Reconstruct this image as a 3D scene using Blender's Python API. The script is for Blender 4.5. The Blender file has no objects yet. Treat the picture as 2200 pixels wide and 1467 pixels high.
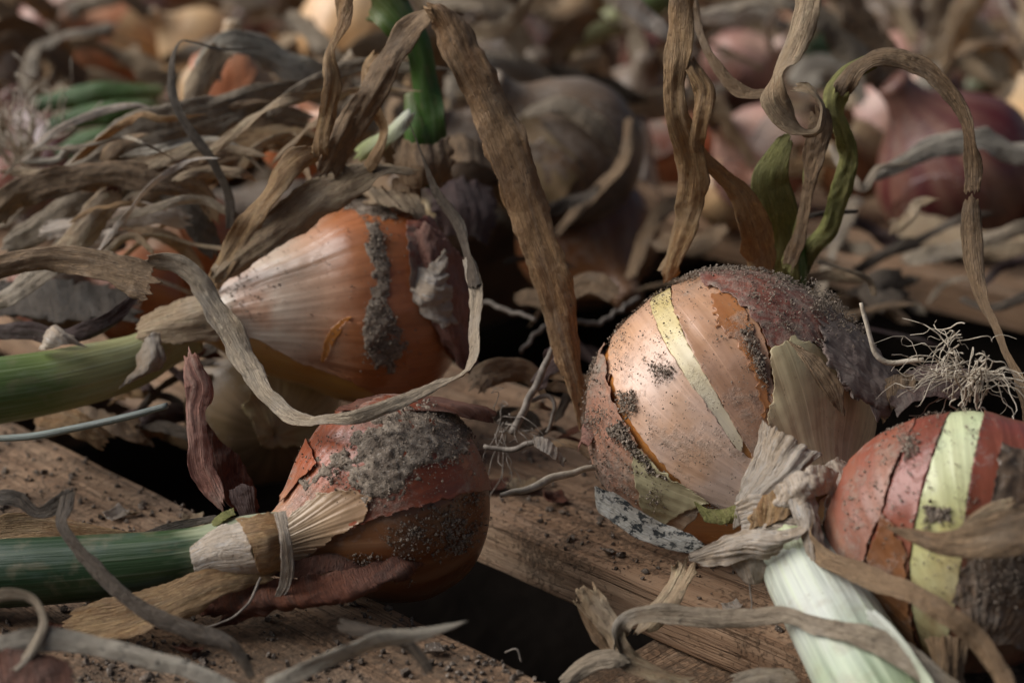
import bpy, math, random
import numpy as np
from mathutils import Vector
random.seed(7); rng = np.random.default_rng(7)
scene = bpy.context.scene
COL = scene.collection
CM = 0.01                      # everything below is worked out in centimetres
# ------------------------------------------------------------------ camera
H, PITCH, FPX = 20.0, math.radians(18.0), 60.0/36.0*2200.0
cam_d = bpy.data.cameras.new('camera'); cam = bpy.data.objects.new('camera', cam_d); COL.objects.link(cam)
cam.location = (0, 0, H*CM); cam.rotation_euler = (math.pi/2-PITCH, 0, 0)
cam_d.lens = 60; cam_d.sensor_width = 36; cam_d.clip_start = 0.01; cam_d.clip_end = 500
cam_d.dof.use_dof = True; cam_d.dof.focus_distance = 0.445; cam_d.dof.aperture_fstop = 9.8; cam_d.dof.aperture_blades = 9
scene.camera = cam
# ------------------------------------------------------------------ light
SUN_EL, SUN_AZ = math.radians(38), math.radians(-84)      # azimuth from +Y towards +X
w = bpy.data.worlds.new('World'); scene.world = w; w.use_nodes = True
nt = w.node_tree; bg = nt.nodes['Background']
sky = nt.nodes.new('ShaderNodeTexSky'); sky.sky_type = 'NISHITA'; sky.sun_disc = False
sky.sun_elevation = SUN_EL; sky.sun_rotation = SUN_AZ; sky.air_density = 1.0; sky.dust_density = 4.0; sky.ozone_density = 0.6
nt.links.new(sky.outputs[0], bg.inputs[0]); bg.inputs[1].default_value = 0.05
sd = bpy.data.lights.new('sun', 'SUN'); sd.energy = 5.0; sd.angle = math.radians(58); sd.color = (1, 0.995, 0.985)
sun = bpy.data.objects.new('sun', sd); COL.objects.link(sun)
tl = Vector((math.sin(SUN_AZ)*math.cos(SUN_EL), math.cos(SUN_AZ)*math.cos(SUN_EL), math.sin(SUN_EL)))
sun.rotation_euler = tl.to_track_quat('Z', 'Y').to_euler(); sun.location = (-1, 1, 2)
vs = scene.view_settings; vs.view_transform = 'Standard'; vs.look = 'None'; vs.gamma = 1; vs.use_curve_mapping = False
vs.exposure = -0.32
scene.cycles.use_denoising = True
scene.cycles.max_bounces = 6; scene.cycles.diffuse_bounces = 3; scene.cycles.glossy_bounces = 2; scene.cycles.transmission_bounces = 4
scene.cycles.caustics_reflective = False; scene.cycles.caustics_refractive = False

# ------------------------------------------------------------------ helpers
XR = np.array([1., 0, 0]); FW = np.array([0, math.cos(PITCH), -math.sin(PITCH)]); UP = np.array([0, math.sin(PITCH), math.cos(PITCH)])
CAM = np.array([0, 0, H])
def C(px, py, d):
    px, py, d = (np.asarray(v, float) for v in (px, py, d))
    return CAM + d[..., None]*(FW + ((px-1100)/FPX)[..., None]*XR - ((py-733.5)/FPX)[..., None]*UP)
def proj(p):
    q = p-CAM; d = q@FW
    return 1100+FPX*(q@XR)/d, 733.5-FPX*(q@UP)/d, d
def G(px, py, z=0.0):          # point on the horizontal plane z under a line of sight
    px, py = np.asarray(px, float), np.asarray(py, float)
    r = FW + ((px-1100)/FPX)[..., None]*XR - ((py-733.5)/FPX)[..., None]*UP
    return CAM + r*((z-H)/r[..., 2])[..., None]
def cdir(r, u, t):             # direction from (right, up, toward camera)
    v = r*XR+u*UP-t*FW; return v/np.linalg.norm(v)
def nrm(v): return v/np.maximum(np.linalg.norm(v, axis=-1, keepdims=True), 1e-9)
def _h(ix, iy, iz, s):
    h = (ix*np.int64(374761393) + iy*np.int64(668265263) + iz*np.int64(2147483647) + np.int64(s)*np.int64(1274126177)) & 0xffffffff
    h = ((h ^ (h >> 13))*np.int64(1274126177)) & 0xffffffff
    h = ((h ^ (h >> 16))*np.int64(668265263)) & 0xffffffff
    return h ^ (h >> 15)
def pn(x, y, z=0.0, s=0):      # gradient noise, about -1..1
    x, y, z = np.broadcast_arrays(np.asarray(x, float), np.asarray(y, float), np.asarray(z, float))
    ix, iy, iz = (np.floor(v).astype(np.int64) for v in (x, y, z))
    fx, fy, fz = x-ix, y-iy, z-iz
    ux, uy, uz = (f*f*f*(f*(f*6-15)+10) for f in (fx, fy, fz))
    def g(a, b, c):
        h = _h(ix+a, iy+b, iz+c, s)
        gx = (h & 1023)/511.5-1; gy = ((h >> 10) & 1023)/511.5-1; gz = ((h >> 20) & 1023)/511.5-1
        return gx*(fx-a)+gy*(fy-b)+gz*(fz-c)
    L = lambda a, b, t: a+(b-a)*t
    return 1.3*L(L(L(g(0,0,0), g(1,0,0), ux), L(g(0,1,0), g(1,1,0), ux), uy), L(L(g(0,0,1), g(1,0,1), ux), L(g(0,1,1), g(1,1,1), ux), uy), uz)
def fbm(x, y, z=0.0, s=0, o=4):
    r, a, f = 0, 1.0, 1.0
    for k in range(o):
        r = r+a*pn(np.asarray(x)*f, np.asarray(y)*f, np.asarray(z)*f, s+k*17); a *= .5; f *= 2.03
    return r
def spline(pts, n):            # Catmull-Rom through rows, n samples evenly along its length
    p = np.asarray(pts, float)
    if len(p) == 2: return p[0]+(p[1]-p[0])*np.linspace(0, 1, 40)[:, None]
    e = np.vstack([2*p[0]-p[1], p, 2*p[-1]-p[-2]]); out = []
    for i in range(len(p)-1):
        a, b, c, d = e[i:i+4]; t = np.linspace(0, 1, 40, endpoint=False)[:, None]
        out.append(.5*(2*b+(c-a)*t+(2*a-5*b+4*c-d)*t*t+(3*b-a-3*c+d)*t**3))
    q = np.vstack(out+[p[-1:]])
    return q
def resample(q, n, k=3):
    s = np.r_[0, np.cumsum(np.linalg.norm(np.diff(q[:, :k], axis=0), axis=1))]
    t = np.linspace(0, s[-1], n)
    return np.stack([np.interp(t, s, q[:, j]) for j in range(q.shape[1])], 1), t
def mesh_obj(name, V, quads=None, tris=None, mat=None, parent=None, uv=None, smooth=True):
    V = np.asarray(V, float).reshape(-1, 3)
    org = np.zeros(3)
    if parent is not None: org = np.array(parent['org_cm'])
    else: org = np.array([V[:, 0].mean(), V[:, 1].mean(), V[:, 2].min()])
    me = bpy.data.meshes.new(name)
    nq = 0 if quads is None else len(quads); ntr = 0 if tris is None else len(tris)
    li = np.concatenate([np.asarray(quads).ravel() if nq else np.zeros(0, int), np.asarray(tris).ravel() if ntr else np.zeros(0, int)]).astype(np.int32)
    tot = np.r_[np.full(nq, 4), np.full(ntr, 3)].astype(np.int32); st = np.r_[0, np.cumsum(tot)[:-1]].astype(np.int32)
    me.vertices.add(len(V)); me.vertices.foreach_set('co', ((V-org)*CM).astype(np.float32).ravel())
    me.loops.add(len(li)); me.loops.foreach_set('vertex_index', li)
    me.polygons.add(len(tot)); me.polygons.foreach_set('loop_start', st); me.polygons.foreach_set('loop_total', tot)
    me.polygons.foreach_set('use_smooth', np.full(len(tot), smooth))
    if uv is not None:
        l = me.uv_layers.new(name='UVMap'); l.data.foreach_set('uv', np.asarray(uv, float).reshape(-1, 2)[li].astype(np.float32).ravel())
    me.update(calc_edges=True); me.validate()
    if mat: me.materials.append(mat)
    o = bpy.data.objects.new(name, me); COL.objects.link(o)
    if parent is not None: o.parent = parent
    else: o.location = org*CM
    return o
def tag(o, label, cat, group=None, kind=None):
    o['label'] = label; o['category'] = cat
    if group: o['group'] = group
    if kind: o['kind'] = kind
    return o
def thing(name, loc, label, cat, group=None):
    o = bpy.data.objects.new(name, None); COL.objects.link(o); o.empty_display_size = .01
    o.location = np.asarray(loc)*CM; o['org_cm'] = [float(v) for v in loc]
    return tag(o, label, cat, group)
def part(o, label=None, kind=None):
    if label: o['label'] = label
    if kind: o['kind'] = kind
    return o
def gridq(nv, nu, wrap=False):
    i, j = np.meshgrid(np.arange(nv-1), np.arange(nu if wrap else nu-1), indexing='ij'); k = (j+1) % nu
    return np.stack([i*nu+j, i*nu+k, (i+1)*nu+k, (i+1)*nu+j], -1).reshape(-1, 4)

# ------------------------------------------------------------------ materials
class NT:
    def __init__(s, name):
        s.m = bpy.data.materials.new(name); s.m.use_nodes = True; s.t = s.m.node_tree
        s.b = s.t.nodes['Principled BSDF']; s.out = s.t.nodes['Material Output']
    def n(s, t, **k):
        x = s.t.nodes.new(t)
        for a, v in k.items(): setattr(x, a, v)
        return x
    def l(s, a, b): s.t.links.new(a, b)
    def val(s, sock, v):
        if isinstance(v, (int, float)): sock.default_value = v
        elif isinstance(v, (tuple, list)): sock.default_value = (*v, 1) if len(v) == 3 and sock.type == 'RGBA' else v
        else: s.l(v, sock)
    def math(s, op, a, b=0.0, c=None, clamp=False):
        x = s.n('ShaderNodeMath', operation=op, use_clamp=clamp); s.val(x.inputs[0], a); s.val(x.inputs[1], b)
        if c is not None: s.val(x.inputs[2], c)
        return x.outputs[0]
    def mix(s, f, a, b, blend='MIX'):
        x = s.n('ShaderNodeMix', data_type='RGBA', blend_type=blend); s.val(x.inputs[0], f); s.val(x.inputs[6], a); s.val(x.inputs[7], b); return x.outputs[2]
    def mr(s, v, a, b, c=0.0, d=1.0):
        x = s.n('ShaderNodeMapRange'); s.val(x.inputs[0], v); x.inputs[1].default_value = a; x.inputs[2].default_value = b; x.inputs[3].default_value = c; x.inputs[4].default_value = d; return x.outputs[0]
    def coord(s, kind, scale=(1, 1, 1), loc=None):
        tc = s.n('ShaderNodeTexCoord'); mp = s.n('ShaderNodeMapping'); s.l(tc.outputs[kind], mp.inputs[0]); mp.inputs[3].default_value = scale
        if loc is not None: s.val(mp.inputs[1], loc)
        return mp.outputs[0]
    def noise(s, vec, scale=1, detail=4, rough=.55, dist=0.0):
        x = s.n('ShaderNodeTexNoise'); s.l(vec, x.inputs['Vector']); x.inputs['Scale'].default_value = scale; x.inputs['Detail'].default_value = detail
        x.inputs['Roughness'].default_value = rough; x.inputs['Distortion'].default_value = dist; return x.outputs[0]
    def ramp(s, v, stops):
        x = s.n('ShaderNodeValToRGB'); s.val(x.inputs[0], v); e = x.color_ramp.elements
        while len(e) < len(stops): e.new(.5)
        for k, (p, c) in enumerate(stops): e[k].position = p; e[k].color = (*c, 1)
        return x.outputs[0]
    def rand(s):
        return s.n('ShaderNodeObjectInfo').outputs['Random']
    def bump(s, h, dist=.0004, strength=1.0, prev=None):
        x = s.n('ShaderNodeBump'); s.val(x.inputs['Height'], h); x.inputs['Distance'].default_value = dist; x.inputs['Strength'].default_value = strength
        if prev is not None: s.l(prev, x.inputs['Normal'])
        return x.outputs[0]
DUST = (.30, .24, .19)
def onion_mat(name, stops, alt, vein=(.55, .36, .22), dust=.5, rough=.36, vein_amt=.5, alt_amt=.6, sheen=.25, seed=0.0, nveins=34, vary=0.0):
    """skin of a bulb: colour runs from the root (0) to the neck (1), fine veins follow the meridians, dry dust lies on it"""
    q = NT(name)
    tc = q.n('ShaderNodeTexCoord'); sx = q.n('ShaderNodeSeparateXYZ'); q.l(tc.outputs['UV'], sx.inputs[0])
    uvn = lambda su, sv, d=3: q.noise(q.coord('UV', (su, sv, 1), (seed, seed*.7, 0)), 1, d, .6)
    ob = lambda sc, d=5, r=.6: q.noise(q.coord('Object', (1, 1, 1), (seed*.1, seed*.2, 0)), sc, d, r)
    wob = q.math('MULTIPLY_ADD', uvn(14, 1.5), .16, -.08)
    base = q.ramp(q.math('ADD', sx.outputs[1], wob), stops)
    base = q.mix(q.math('MULTIPLY', q.mr(ob(38, 4), .45, .62), alt_amt), base, alt)
    broad = uvn(nveins*.55, 1.2, 2); fine = uvn(nveins*3.2, 2.2, 4)
    base = q.mix(q.math('MULTIPLY', q.mr(broad, .42, .68), .45*vein_amt), base, vein)
    base = q.mix(q.math('MULTIPLY', q.mr(fine, .45, .7), .5*vein_amt), base, q.mix(1.0, base, (1.55, 1.6, 1.65), 'MULTIPLY'))
    base = q.mix(q.math('MULTIPLY', q.mr(fine, .47, .28), .6*vein_amt), base, q.mix(1.0, base, (.62, .52, .46), 'MULTIPLY'))
    ridge = q.math('ABSOLUTE', q.math('SUBTRACT', uvn(nveins, .9, 1), .5))
    line = q.mr(ridge, 0.0, .016, 1.0, 0.0)
    base = q.mix(q.math('MULTIPLY', line, .4*vein_amt), base, q.mix(1.0, base, (1.7, 1.75, 1.8), 'MULTIPLY'))
    base = q.mix(q.mr(ob(700, 2), .66, .74, 0, .45), base, (.12, .06, .03))
    d1 = q.math('MULTIPLY', ob(420, 9, .72), .55); d2 = q.math('MULTIPLY', ob(60, 4, .6), .6)
    dm = q.mr(q.math('ADD', d1, d2), .70-.16*dust, .86-.14*dust)
    dm = q.math('MULTIPLY', dm, min(1, .35+.6*dust))
    dcol = q.mix(ob(1500, 3), DUST, (.42, .35, .28))
    if vary:
        hs = q.n('ShaderNodeHueSaturation'); q.val(hs.inputs['Value'], q.mr(q.rand(), 0, 1, 1-vary, 1+vary)); q.val(hs.inputs['Color'], base); base = hs.outputs[0]
    q.l(q.mix(dm, base, dcol), q.b.inputs['Base Color'])
    q.val(q.b.inputs['Roughness'], q.mr(dm, 0, 1, rough, .92)); q.b.inputs['Specular IOR Level'].default_value = .42
    q.b.inputs['Coat Weight'].default_value = sheen*.9; q.b.inputs['Coat Roughness'].default_value = .28
    hgt = q.math('ADD', q.math('MULTIPLY', fine, .5), q.math('MULTIPLY', broad, 1.2)); hgt = q.math('ADD', hgt, q.math('MULTIPLY', line, .12))
    bn = q.bump(hgt, .0006, .35); bn = q.bump(q.math('MULTIPLY', dm, ob(1400, 4)), .0007, .9, bn)
    q.l(bn, q.b.inputs['Normal'])
    return q.m
def leaf_mat(name, a, b, c, spot=.3, grey=.2, rough=.6, trans=.2, seed=0.0, fib=1.0, spotcol=(.035, .028, .024), sth=(.58, .68, .42, .6), blk=.6):
    """withered leaf: long fibres, blotches, cross wrinkles, mould specks; uv is in centimetres"""
    q = NT(name); r = q.rand(); off = q.n('ShaderNodeCombineXYZ'); q.val(off.inputs[0], q.math('MULTIPLY', r, 37)); q.val(off.inputs[1], q.math('MULTIPLY', r, 91)); off.inputs[2].default_value = seed
    uv = lambda su, sv, d=4, rr=.6, di=0.: q.noise(q.coord('UV', (su, sv, 1), off.outputs[0]), 1, d, rr, di)
    fibre = uv(36, 1.5, 4, .6, .4); blot = uv(1.1, .45, 4, .6); cross = uv(11, 5, 4, .65, .9); strip = uv(5, .35, 2)
    col = q.mix(q.mr(blot, .38, .66), a, b); col = q.mix(q.mr(strip, .5, .7, 0, .5), col, c)
    col = q.mix(q.mr(q.math('ADD', q.math('MULTIPLY', fibre, .6), q.math('MULTIPLY', cross, .4)), .5, .66, 0, .8), col, tuple(min(.82, v*1.35+k_*min(1, v*2.2)) for v, k_ in zip(a, (.13, .10, .065))))
    col = q.mix(q.mr(fibre, .46, .3, 0, .5), col, tuple(v*.45 for v in b))
    col = q.mix(q.mr(uv(.3, .16, 3, .5), .45, .62, 0, blk), col, tuple((v*w_)**.5*1.05 for v, w_ in zip(b, c)))
    col = q.mix(q.mr(uv(.8, .5, 5, .65), .52, .7, 0, grey), col, (.52, .46, .39))
    col = q.mix(q.mr(cross, .42, .26, 0, .55), col, tuple(v*.4 for v in b))
    sp = q.math('MULTIPLY', q.mr(uv(5.5, 3.6, 5, .7), sth[0], sth[1]), q.mr(uv(.55, .35, 2), sth[2], sth[3])); col = q.mix(q.math('MULTIPLY', sp, spot*1.6, clamp=True), col, spotcol)
    hs = q.n('ShaderNodeHueSaturation'); q.val(hs.inputs['Value'], q.mr(q.math('FRACT', q.math('MULTIPLY', r, 7.3)), 0, 1, .78, 1.12)); q.val(hs.inputs['Color'], col); col = hs.outputs[0]
    q.l(col, q.b.inputs['Base Color']); q.b.inputs['Roughness'].default_value = rough; q.b.inputs['Specular IOR Level'].default_value = .35
    h = q.math('ADD', q.math('MULTIPLY', fibre, 1.1*fib), q.math('MULTIPLY', cross, .6)); h = q.math('ADD', h, q.math('MULTIPLY', strip, .8))
    q.l(q.bump(q.math('ADD', h, q.math('MULTIPLY', blot, 1.5)), .0016, .9), q.b.inputs['Normal'])
    tb = q.n('ShaderNodeBsdfTranslucent'); q.l(col, tb.inputs[0]); ms = q.n('ShaderNodeMixShader'); ms.inputs[0].default_value = trans
    q.l(q.b.outputs[0], ms.inputs[1]); q.l(tb.outputs[0], ms.inputs[2]); q.l(ms.outputs[0], q.out.inputs[0])
    return q.m
def green_mat(name, stops, vein=.25, rough=.38, waxy=.35, n=60, trans=.12, wax=(.42, .55, .50)):
    """living leaf or hollow stalk; uv = (around or across 0..1, along 0..1)"""
    q = NT(name); tc = q.n('ShaderNodeTexCoord'); sx = q.n('ShaderNodeSeparateXYZ'); q.l(tc.outputs['UV'], sx.inputs[0])
    uv = lambda a, b, d=3: q.noise(q.coord('UV', (a, b, 1)), 1, d, .6)
    base = q.ramp(q.math('ADD', sx.outputs[1], q.math('MULTIPLY_ADD', uv(9, 3), .3, -.15)), stops)
    f = uv(n, 1.5); base = q.mix(q.mr(f, .5, .7, 0, vein), base, (.62, .68, .48)); base = q.mix(q.mr(f, .5, .3, 0, vein), base, q.mix(.6, base, (.02, .05, .01)))
    base = q.mix(q.mr(uv(6, 4, 5), .5, .72, 0, waxy), base, wax)
    base = q.mix(q.mr(uv(5, 9, 7), .54, .72, 0, .5), base, (.30, .235, .15)); base = q.mix(q.mr(uv(16, 5, 5), .6, .7, 0, .35), base, (.22, .17, .10))
    base = q.mix(q.mr(uv(70, 60, 3), .66, .76, 0, .7), base, (.10, .07, .04))
    q.l(base, q.b.inputs['Base Color']); q.b.inputs['Roughness'].default_value = rough; q.b.inputs['Specular IOR Level'].default_value = .45
    q.l(q.bump(q.math('ADD', f, q.math('MULTIPLY', uv(n*.3, 2), 1.5)), .0006, .5), q.b.inputs['Normal'])
    tb = q.n('ShaderNodeBsdfTranslucent'); q.l(base, tb.inputs[0]); ms = q.n('ShaderNodeMixShader'); ms.inputs[0].default_value = trans
    q.l(q.b.outputs[0], ms.inputs[1]); q.l(tb.outputs[0], ms.inputs[2]); q.l(ms.outputs[0], q.out.inputs[0])
    return q.m
def dirt_mat(name, a=(.17, .135, .105), b=(.33, .27, .215), c=(.07, .055, .045)):
    q = NT(name); ob = lambda sc, d=3: q.noise(q.coord('Object'), sc, d, .6)
    col = q.mix(q.mr(ob(260), .4, .62), a, b); col = q.mix(q.mr(ob(900), .52, .62, 0, .8), col, c); col = q.mix(q.mr(ob(2100, 1), .66, .7), col, (.55, .49, .43))
    q.l(col, q.b.inputs['Base Color']); q.b.inputs['Roughness'].default_value = .95; q.b.inputs['Specular IOR Level'].default_value = .2
    q.l(q.bump(ob(2500, 5), .0006, 1), q.b.inputs['Normal']); return q.m
def wood_mat(name, a=(.36, .215, .125), b=(.47, .31, .195), c=(.22, .12, .065), dirt=.5):
    q = NT(name); r = q.rand(); off = q.n('ShaderNodeCombineXYZ'); q.val(off.inputs[0], q.math('MULTIPLY', r, 11)); q.val(off.inputs[1], q.math('MULTIPLY', r, 5))
    uv = lambda su, sv, d=4, di=0.: q.noise(q.coord('UV', (su, sv, 1), off.outputs[0]), 1, d, .6, di)
    wv = q.n('ShaderNodeTexWave', wave_type='BANDS', bands_direction='X'); q.l(q.coord('UV', (1, .055, 1), off.outputs[0]), wv.inputs[0])
    wv.inputs['Scale'].default_value = .42; wv.inputs['Distortion'].default_value = 7; wv.inputs['Detail'].default_value = 3; wv.inputs['Detail Scale'].default_value = .6
    fib = uv(22, .5, 5); broad = uv(.7, .06, 3, .5)
    col = q.mix(q.mr(broad, .35, .65), a, b); col = q.mix(q.math('MULTIPLY', q.mr(wv.outputs[1], .55, 1.0), .5), col, c)
    crk = q.mr(q.math('ABSOLUTE', q.math('SUBTRACT', uv(2.6, .035, 2, .2), .5)), 0, .012, 1, 0); col = q.mix(q.math('MULTIPLY', crk, .65), col, tuple(v*.4 for v in c)); col = q.mix(q.mr(uv(.5, .09, 4), .5, .68, 0, .4), col, (.34, .28, .225))
    col = q.mix(q.mr(fib, .52, .72, 0, .6), col, c); col = q.mix(q.mr(fib, .48, .3, 0, .3), col, (.56, .40, .27))
    g = lambda sc, d=6: q.noise(q.coord('UV', (1, 1, 1), off.outputs[0]), sc, d, .68)
    dm = q.mr(q.math('ADD', q.math('MULTIPLY', g(5.5, 8), .6), q.math('MULTIPLY', g(.22, 3), .55)), .645-.11*dirt, .76-.09*dirt)
    col = q.mix(q.math('MULTIPLY', dm, .8), col, (.125, .088, .06)); col = q.mix(q.mr(g(2.2, 5), .5, .72, 0, .35*dirt+.1), col, (.27, .20, .14))
    q.l(col, q.b.inputs['Base Color']); q.b.inputs['Roughness'].default_value = .8; q.b.inputs['Specular IOR Level'].default_value = .25
    bn = q.bump(q.math('SUBTRACT', q.math('ADD', fib, q.math('MULTIPLY', wv.outputs[1], .3)), crk), .0009, .8); q.l(q.bump(q.math('MULTIPLY', dm, g(16, 5)), .0012, .9, bn), q.b.inputs['Normal'])
    return q.m
def plain_mat(name, a, b, rough=.8, sc=300):
    q = NT(name); q.l(q.mix(q.mr(q.noise(q.coord('Object'), sc, 4), .38, .62), a, b), q.b.inputs['Base Color']); q.b.inputs['Roughness'].default_value = rough
    q.l(q.bump(q.noise(q.coord('Object'), sc*4, 3), .0004, .6), q.b.inputs['Normal']); return q.m

M = {}
M['dirt'] = dirt_mat('dry_soil', (.245, .19, .145), (.39, .315, .245), (.12, .094, .073)); M['dirt_dark'] = dirt_mat('damp_soil', (.13, .10, .078), (.24, .19, .15), (.06, .047, .037))
M['wood'] = wood_mat('pale_timber', dirt=.5); M['wood_dirty_shaded'] = wood_mat('soiled_shaded_timber', (.30, .18, .105), (.38, .245, .15), (.18, .10, .055), dirt=1.0)  # second timber: soil plus a darker tone standing in for shade on the front plank
M['root'] = plain_mat('dry_root', (.42, .35, .26), (.62, .54, .43), .7); M['root_grey'] = plain_mat('grey_root', (.16, .13, .105), (.30, .255, .21), .8)
# bulbs:   root colour .. neck colour
M['peach'] = onion_mat('peach_skin', [(0, (.46, .24, .14)), (.35, (.62, .36, .23)), (.6, (.76, .54, .43)), (.85, (.78, .63, .55))], (.64, .34, .17), dust=.55, rough=.33, sheen=.4, seed=1)
M['peach_dusty'] = onion_mat('dusty_peach_skin', [(0, (.38, .19, .10)), (.5, (.54, .31, .20)), (.75, (.66, .45, .35)), (.9, (.72, .55, .46))], (.42, .20, .09), dust=.55, rough=.38, sheen=.35, seed=2)
M['amber'] = onion_mat('amber_layer', [(0, (.40, .15, .03)), (.5, (.55, .20, .035)), (.9, (.58, .33, .12))], (.42, .13, .03), dust=.25, rough=.26, sheen=.6, vein_amt=.3, seed=3)
M['rust_window'] = onion_mat('burnt_orange_layer', [(0, (.34, .12, .03)), (1, (.42, .16, .05))], (.28, .09, .03), dust=.75, rough=.3, seed=22)
M['yellow'] = onion_mat('yellow_layer', [(0, (.60, .44, .15)), (.45, (.66, .52, .23)), (.6, (.70, .61, .45)), (.9, (.70, .56, .42))], (.70, .60, .42), vein=(.62, .52, .3), dust=.3, rough=.33, vein_amt=.4, seed=4)
M['redbrown'] = onion_mat('red_brown_skin', [(0, (.22, .075, .045)), (.5, (.28, .085, .05)), (.9, (.34, .16, .09))], (.17, .07, .06), vein=(.16, .06, .05), dust=1.15, rough=.5, sheen=.1, vein_amt=.45, seed=5)
M['papery'] = onion_mat('olive_papery_skin', [(0, (.40, .31, .15)), (.5, (.54, .46, .25)), (.8, (.64, .48, .30)), (1, (.70, .55, .41))], (.36, .19, .09), vein=(.52, .47, .30), dust=.4, rough=.42, vein_amt=1.0, seed=6, nveins=26)
M['flap'] = onion_mat('sandy_outer_skin', [(0, (.36, .15, .09)), (.45, (.42, .20, .13)), (.75, (.42, .34, .22)), (1, (.5, .43, .27))], (.34, .24, .17), dust=1.0, rough=.55, sheen=.1, seed=7)
M['flap_green'] = onion_mat('pale_olive_skin', [(0, (.40, .36, .20)), (1, (.52, .46, .28))], (.42, .36, .22), dust=.5, rough=.5, seed=8)
M['copper'] = onion_mat('copper_skin', [(0, (.22, .06, .018)), (.36, (.34, .10, .03)), (.5, (.44, .17, .07)), (.6, (.56, .34, .22)), (.70, (.68, .56, .44)), (.8, (.72, .66, .54))], (.40, .12, .03), vein=(.42, .2, .1), dust=.22, rough=.3, sheen=.5, seed=9)
M['straw'] = onion_mat('straw_neck_skin', [(0, (.24, .11, .05)), (.55, (.28, .145, .07)), (.75, (.36, .25, .15)), (.9, (.46, .37, .26))], (.26, .13, .06), dust=.35, rough=.42, seed=30, vein_amt=.9, nveins=26)
M['amber_band'] = onion_mat('ochre_layer', [(0, (.36, .14, .03)), (.4, (.60, .29, .06)), (.9, (.62, .42, .16))], (.58, .24, .05), dust=.1, rough=.28, sheen=.5, vein_amt=.4, seed=10)
M['red'] = onion_mat('brick_red_skin', [(0, (.15, .045, .025)), (.45, (.25, .055, .018)), (.66, (.36, .08, .022)), (.85, (.44, .24, .13))], (.16, .055, .03), vein=(.28, .08, .05), dust=.8, rough=.36, sheen=.3, vein_amt=.45, seed=11)
M['rust'] = onion_mat('rust_layer', [(0, (.12, .042, .013)), (.5, (.17, .052, .013)), (.9, (.24, .11, .045))], (.12, .04, .016), dust=.5, rough=.34, sheen=.3, vein_amt=.45, seed=12)
M['crimson'] = onion_mat('crimson_skin', [(0, (.20, .028, .010)), (.3, (.22, .036, .014)), (.5, (.27, .07, .05)), (.62, (.24, .06, .03)), (.78, (.15, .065, .035)), (1, (.11, .06, .035))], (.15, .05, .025), vein=(.4, .1, .06), dust=.45, rough=.32, sheen=.4, vein_amt=.45, seed=13)
M['crimson_dusty'] = onion_mat('dusty_crimson_skin', [(0, (.22, .04, .018)), (.4, (.24, .065, .036)), (.7, (.27, .13, .09)), (1, (.24, .13, .075))], (.19, .10, .07), dust=.75, rough=.45, sheen=.2, vein_amt=.45, seed=14)
M['pale_green'] = onion_mat('pale_green_layer', [(0, (.48, .54, .24)), (.35, (.56, .63, .34)), (.5, (.64, .70, .46)), (.62, (.58, .58, .26)), (.7, (.54, .48, .18)), (.76, (.46, .35, .13)), (.86, (.22, .13, .06))], (.60, .60, .36), vein=(.6, .62, .3), dust=.2, rough=.3, vein_amt=.35, seed=15)
M['muddy'] = onion_mat('muddy_skin', [(0, (.085, .06, .043)), (.6, (.13, .09, .06)), (1, (.22, .155, .10))], (.19, .095, .04), vein=(.16, .1, .07), dust=.95, rough=.5, seed=16, vary=.2)
M['olive'] = onion_mat('olive_tan_skin', [(0, (.13, .085, .04)), (.6, (.18, .125, .065)), (1, (.26, .2, .13))], (.16, .09, .04), dust=.3, rough=.4, seed=17, vary=.2)
M['tan'] = onion_mat('tan_skin', [(0, (.40, .22, .10)), (.6, (.60, .38, .19)), (1, (.68, .52, .34))], (.62, .34, .14), dust=.3, rough=.4, seed=18, vary=.25)
M['pink'] = onion_mat('pink_skin', [(0, (.34, .13, .10)), (.6, (.48, .25, .20)), (1, (.58, .42, .35))], (.48, .28, .2), dust=.35, rough=.36, seed=19, vary=.25)
M['maroon'] = onion_mat('maroon_skin', [(0, (.045, .010, .012)), (.6, (.085, .018, .018)), (1, (.20, .10, .08))], (.13, .045, .035), dust=.35, rough=.36, vein_amt=.45, seed=20, vary=.25)
M['orange'] = onion_mat('orange_skin', [(0, (.28, .085, .03)), (.6, (.44, .15, .06)), (1, (.52, .32, .2))], (.40, .14, .06), dust=.3, rough=.36, seed=21, vary=.2)
# leaves
M['l_tan'] = leaf_mat('tan_leaf', (0.62, 0.46, 0.3), (0.42, 0.265, 0.145), (0.56, 0.44, 0.31), .35, .35, seed=1)
M['l_brown'] = leaf_mat('brown_leaf', (0.43, 0.29, 0.17), (0.22, 0.13, 0.068), (0.4, 0.29, 0.19), .45, .25, seed=2)
M['l_orange'] = leaf_mat('orange_brown_leaf', (0.58, 0.38, 0.2), (0.4, 0.2, 0.075), (0.58, 0.45, 0.31), .25, .2, trans=.3, seed=3)
M['l_grey'] = leaf_mat('grey_leaf', (0.54, 0.44, 0.33), (0.34, 0.25, 0.165), (0.5, 0.41, 0.31), .45, .6, seed=4)
M['l_spot'] = leaf_mat('speckled_leaf', (0.62, 0.55, 0.45), (0.5, 0.42, 0.32), (0.58, 0.51, 0.42), 1.1, .5, seed=5)
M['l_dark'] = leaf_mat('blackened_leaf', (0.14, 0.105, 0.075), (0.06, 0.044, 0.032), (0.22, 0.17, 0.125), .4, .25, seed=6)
M['l_husk'] = leaf_mat('pale_husk', (.84, .74, .63), (.66, .49, .33), (.80, .66, .50), .12, grey=.1, blk=.3, trans=.3, rough=.5, seed=14)
M['l_mould'] = leaf_mat('mould_specked_leaf', (.66, .62, .54), (.54, .49, .41), (.62, .57, .5), 1.2, sth=(.515, .58, .32, .48), blk=.2, grey=.3, seed=15, spotcol=(.05, .055, .055))
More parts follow.
